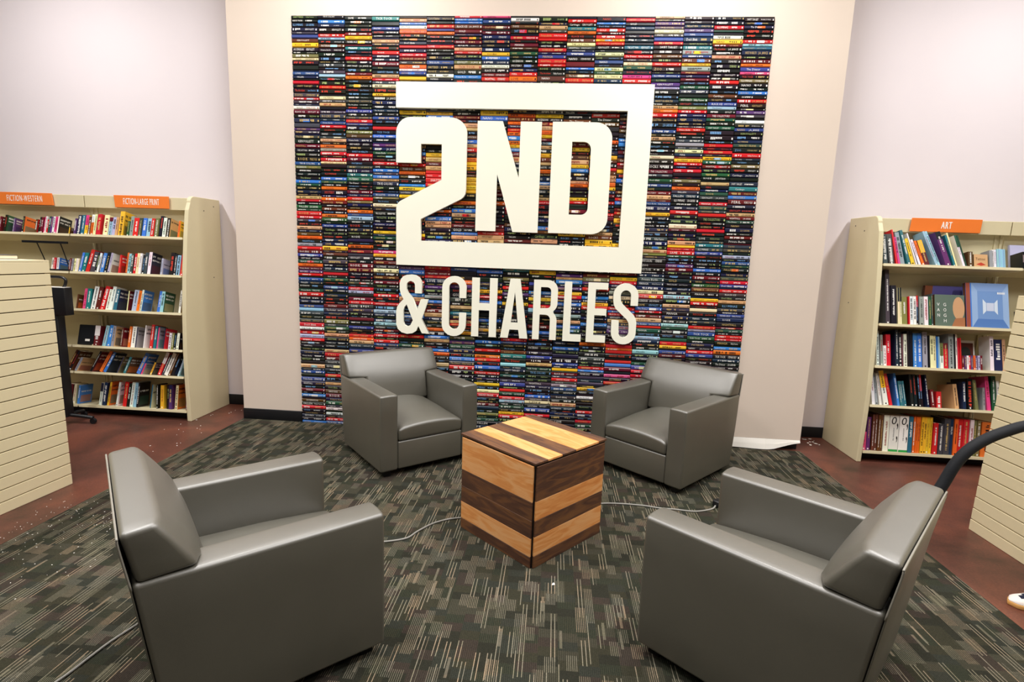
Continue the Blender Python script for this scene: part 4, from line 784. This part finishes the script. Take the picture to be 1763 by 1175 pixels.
# ================================================================== SLATTED FIXTURES
def slat_fixture(loc, rz, sg, label, lean=0.0):
    t = thing('slat_fixture', label, 'display fixture', loc, rz); L = 3.15; W_ = .9; Ht = 1.507
    q = lambda x0, x1, z1: [(sg * x0, .0), (sg * x1, .0), (sg * (x1 + lean * z1), z1), (sg * (x0 + lean * z1), z1)]
    mb = MB(); mb.prism(q(.02, W_, Ht - .004), 'y', -L, -.02); mb.build('core', M['groove'], t)
    n = 20; p = Ht / n; base = None
    for i in range(n):
        x0, x1 = sorted((0, sg * .0195)); mb = bx(x0, x1, -L, 0, 0, p - .0065)
        if base is None:
            o = mb.build('slat', M['cream_slat'], t); bevel(o, .0015, 1, False); base = o
        else:
            o = base.copy(); C.objects.link(o); o.parent = t
        o.location = (sg * lean * i * p, 0, i * p + .001)
    mb = MB(); mb.prism(q(.0205, W_ + .002, Ht - .003), 'y', -.0195, -.001); mb.build('end_panel', M['cream_slat'], t)
    x0, x1 = sorted((sg * (.001 + lean * Ht), sg * (W_ + .004 + lean * Ht))); bx(x0, x1, -L - .002, .001, Ht - .0035, Ht + .006).build('top_cap', M['cream_slat'], t)
    return t
slat_fixture((-2.878, -1.55, 0), R(-3.5), -1, 'cream slatted display fixture at the left edge, in front of the western books', .007)
slat_fixture((3.086, -1.31, 0), R(.5), 1, 'cream slatted display fixture at the right edge, beyond the arched black pole', .029)
def flat_book(x, y, z, w_, d, th, key, rz, label):
    mb = MB(); c = colour(key, 0); mb.box(-w_ / 2, w_ / 2, -d / 2, d / 2, 0, .003, c); mb.box(-w_ / 2, w_ / 2, -d / 2, d / 2, th - .003, th, c); mb.box(-w_ / 2, -w_ / 2 + .003, -d / 2, d / 2, .003, th - .003, c)
    o = mb.build('book', M['cover'], None, colours=True); p = obj('pages', PAGES, None, o); p.location = (-w_ / 2 + .003, -d / 2 + .003, .003); p.scale = (w_ - .006, d - .006, th - .006)
    o.location = (x, y, z); o.rotation_euler = (0, 0, rz); tag(o, label, 'book')
flat_book(-3.07, -1.93, 1.5135, .17, .24, .034, 'R', R(12), 'red hardback lying flat on top of the left slatted fixture')
flat_book(-3.17, -1.655, 1.5135, .15, .21, .026, 'H', R(-20), 'charcoal book lying flat on the far end of the left slatted fixture')

# ================================================================== STANDS BEHIND THE LEFT FIXTURE
k = thing('kiosk_stand', 'black rolling stand with boxy head before the large print bookcase', 'stand', (-3.99, -.42, 0))
bevel(bx(-.04, .035, -.04, .04, .07, 1.0).build('post', M['black_metal'], k), .008, 3)
hd = bevel(bx(-.18, .135, -.05, .03, .995, 1.236).build('head', M['black_metal'], k), .006, 3)
bx(-.17, .125, -.045, .025, 1.2365, 1.239).build('top_sheet', M['paper'], hd)
tube('curved_handle', [(-.2, .0, 1.318), (0, .0, 1.325), (.075, .0, 1.322), (.11, .0, 1.30), (.10, .0, 1.255), (.085, .0, 1.236)], .012, M['black_metal'], k, 6, 10)
tube('handle_post', [(-.17, .0, 1.236), (-.2, .0, 1.28), (-.2, .0, 1.318)], .012, M['black_metal'], k, 4, 8)
for i in range(4):
    a = R(10 + 90 * i); e = (math.cos(a) * .215, math.sin(a) * .215)
    l = tube('leg', [(0, 0, .085), (e[0] * .6, e[1] * .6, .07), (e[0], e[1], .056)], .017, M['black_metal'], k, 4, 8)
    mb = MB(); mb.prism(arc(e[0], .026, .026, 0, 340, 14), 'y', e[1] - .011, e[1] + .011); mb.build('caster', M['black_rubber'], l)

# ================================================================== ARCHED POLE, SNEAKER, PAPER BITS
o = thing('arched_pole', 'thick black padded pole arching up from behind the front right armchair', 'pole', (1.955, -2.2, CZ))
pts = [(0, 0, .02), (.05, 0, .13), (.122, 0, .29), (.205, 0, .48), (.270, 0, .625), (.312, 0, .735), (.362, 0, .812), (.436, 0, .873), (.518, 0, .916), (.60, 0, .947), (.77, 0, .985), (.95, 0, 1.0), (1.05, .0, .98)]
tube('padded_tube', pts, .025, M['foam'], o, 6, 14)
mb = MB(); cyl(mb, (0, 0), .09, 0, .03, 20); bevel(mb.build('base_disc', M['black_metal'], o), .006, 2)

def sneaker():
    t = thing('sneaker', 'white and navy sneaker with a tan edged sole at the right photo edge', 'shoe', (2.685, -2.125, 0), R(-6))
    L = .285; n = 14
    def halfw(u): return .047 * (max(0, 1 - (2 * u - 1) ** 4)) ** .5 * (1.05 - .16 * math.sin(math.pi * min(1, max(0, (u - .3) / .7)))) + .002
    out = [(u * L, halfw(u)) for u in [i / n for i in range(n + 1)]] + [(u * L, -halfw(u)) for u in [i / n for i in range(n, -1, -1)]]
    mb = MB(); mb.prism(out, 'z', 0, .024); s = mb.build('sole', mat('tan_rubber', (212, 160, 92), .6, .3, var=8), t); bevel(s, .005, 2)
    def hgt(u): return float(np.interp(u, [0, .08, .25, .42, .55, .7, .9, 1], [.028, .046, .058, .078, .096, .098, .100, .085]))
    vs = []; fs = []; m_ = 9
    for i in range(n + 1):
        u = i / n; w_ = max(.004, halfw(u) - .003); hh = hgt(u)
        for j in range(m_ + 1):
            a = math.pi * j / m_; vs.append((u * L * .985 + .003, w_ * math.cos(a) * (1 if math.sin(a) < .6 else .92), .0245 + (hh - .0245) * math.sin(a) ** .7))
    for i in range(n):
        for j in range(m_): fs.append((i * (m_ + 1) + j, i * (m_ + 1) + j + 1, (i + 1) * (m_ + 1) + j + 1, (i + 1) * (m_ + 1) + j))
    lo = [f for f in fs if vs[f[0]][2] < .05 or (vs[f[0]][0] > .05 and vs[f[0]][1] < -.008 and vs[f[0]][2] < .07)]; hi = [f for f in fs if f not in lo]
    mb = MB(); mb.quadmesh(vs, lo); u1 = mb.build('toe_and_sides', mat('white_leather', (236, 228, 222), .5, .4, var=4), t, smooth=True)
    mb = MB(); mb.quadmesh(vs, hi); u2 = mb.build('upper', mat('navy_canvas', (22, 28, 52), .7, .3, var=5), t, smooth=True)
    for i in range(4):
        x = .085 + .02 * i; z = hgt(x / L)
        tube('lace', [(x, -.024, z - .008), (x + .006, 0, z + .004), (x, .024, z - .008)], .0028, M['paper'], u2, 4, 6)
sneaker()
def flakes(name, label, pts, n, sx, sy, smin, smax, z=0):
    mb = MB(); rr = random.Random(3)
    for i in range(n):
        cx, cy = rr.choice(pts); x = rr.gauss(cx, sx); y = rr.gauss(cy, sy); s = rr.uniform(smin, smax); a = rr.uniform(0, 6.28)
        if min(abs(x - PL), abs(x - PR)) < .03: x += .06 * (1 if x > 0 else -1) * (1 if abs(x) > 2.59 else -1)
        if y < -1.45 and x < -2.82: x = -2.7 + rr.uniform(-.08, .06)
        zz = .0004 if not (PL < x < PR) else CZ + .0006
        q = [(x + s * math.cos(a + k * 1.57) * (1 if k % 2 else .6), y + s * math.sin(a + k * 1.57) * (1 if k % 2 else .6)) for k in range(4)]
        mb.prism(q, 'z', zz, zz + .0018)
    o = mb.build(name, M['paper']); tag(o, label, 'paper scraps', kind='stuff'); return o
flakes('paper_bits', 'tiny white paper bits scattered over the carpet edge at left', [(-2.55, -1.95), (-2.3, -1.9), (-2.25, -2.1), (-2.5, -2.3), (-2.1, -1.95), (-2.3, -2.6)], 200, .16, .16, .001, .004)
flakes('paper_bits', 'white paper bits on the red floor by the right wall corner', [(2.80, .22), (2.86, .32), (2.80, .36)], 11, .035, .05, .003, .022)
flakes('paper_bits', 'white paper bits on the red floor by the left wall corner', [(-2.8, .2), (-2.72, .28), (-2.9, -.35), (-2.75, -.7)], 26, .08, .1, .002, .009)
mb = MB(); mb.prism([(0, 0), (.016, .006), (.012, .022), (.004, .018)], 'z', 0, .0015); o = mb.build('paper_scrap', M['paper']); o.location = (.397, -2.278, CZ); tag(o, 'single white paper scrap on the carpet in front of the wooden cube', 'paper scrap')
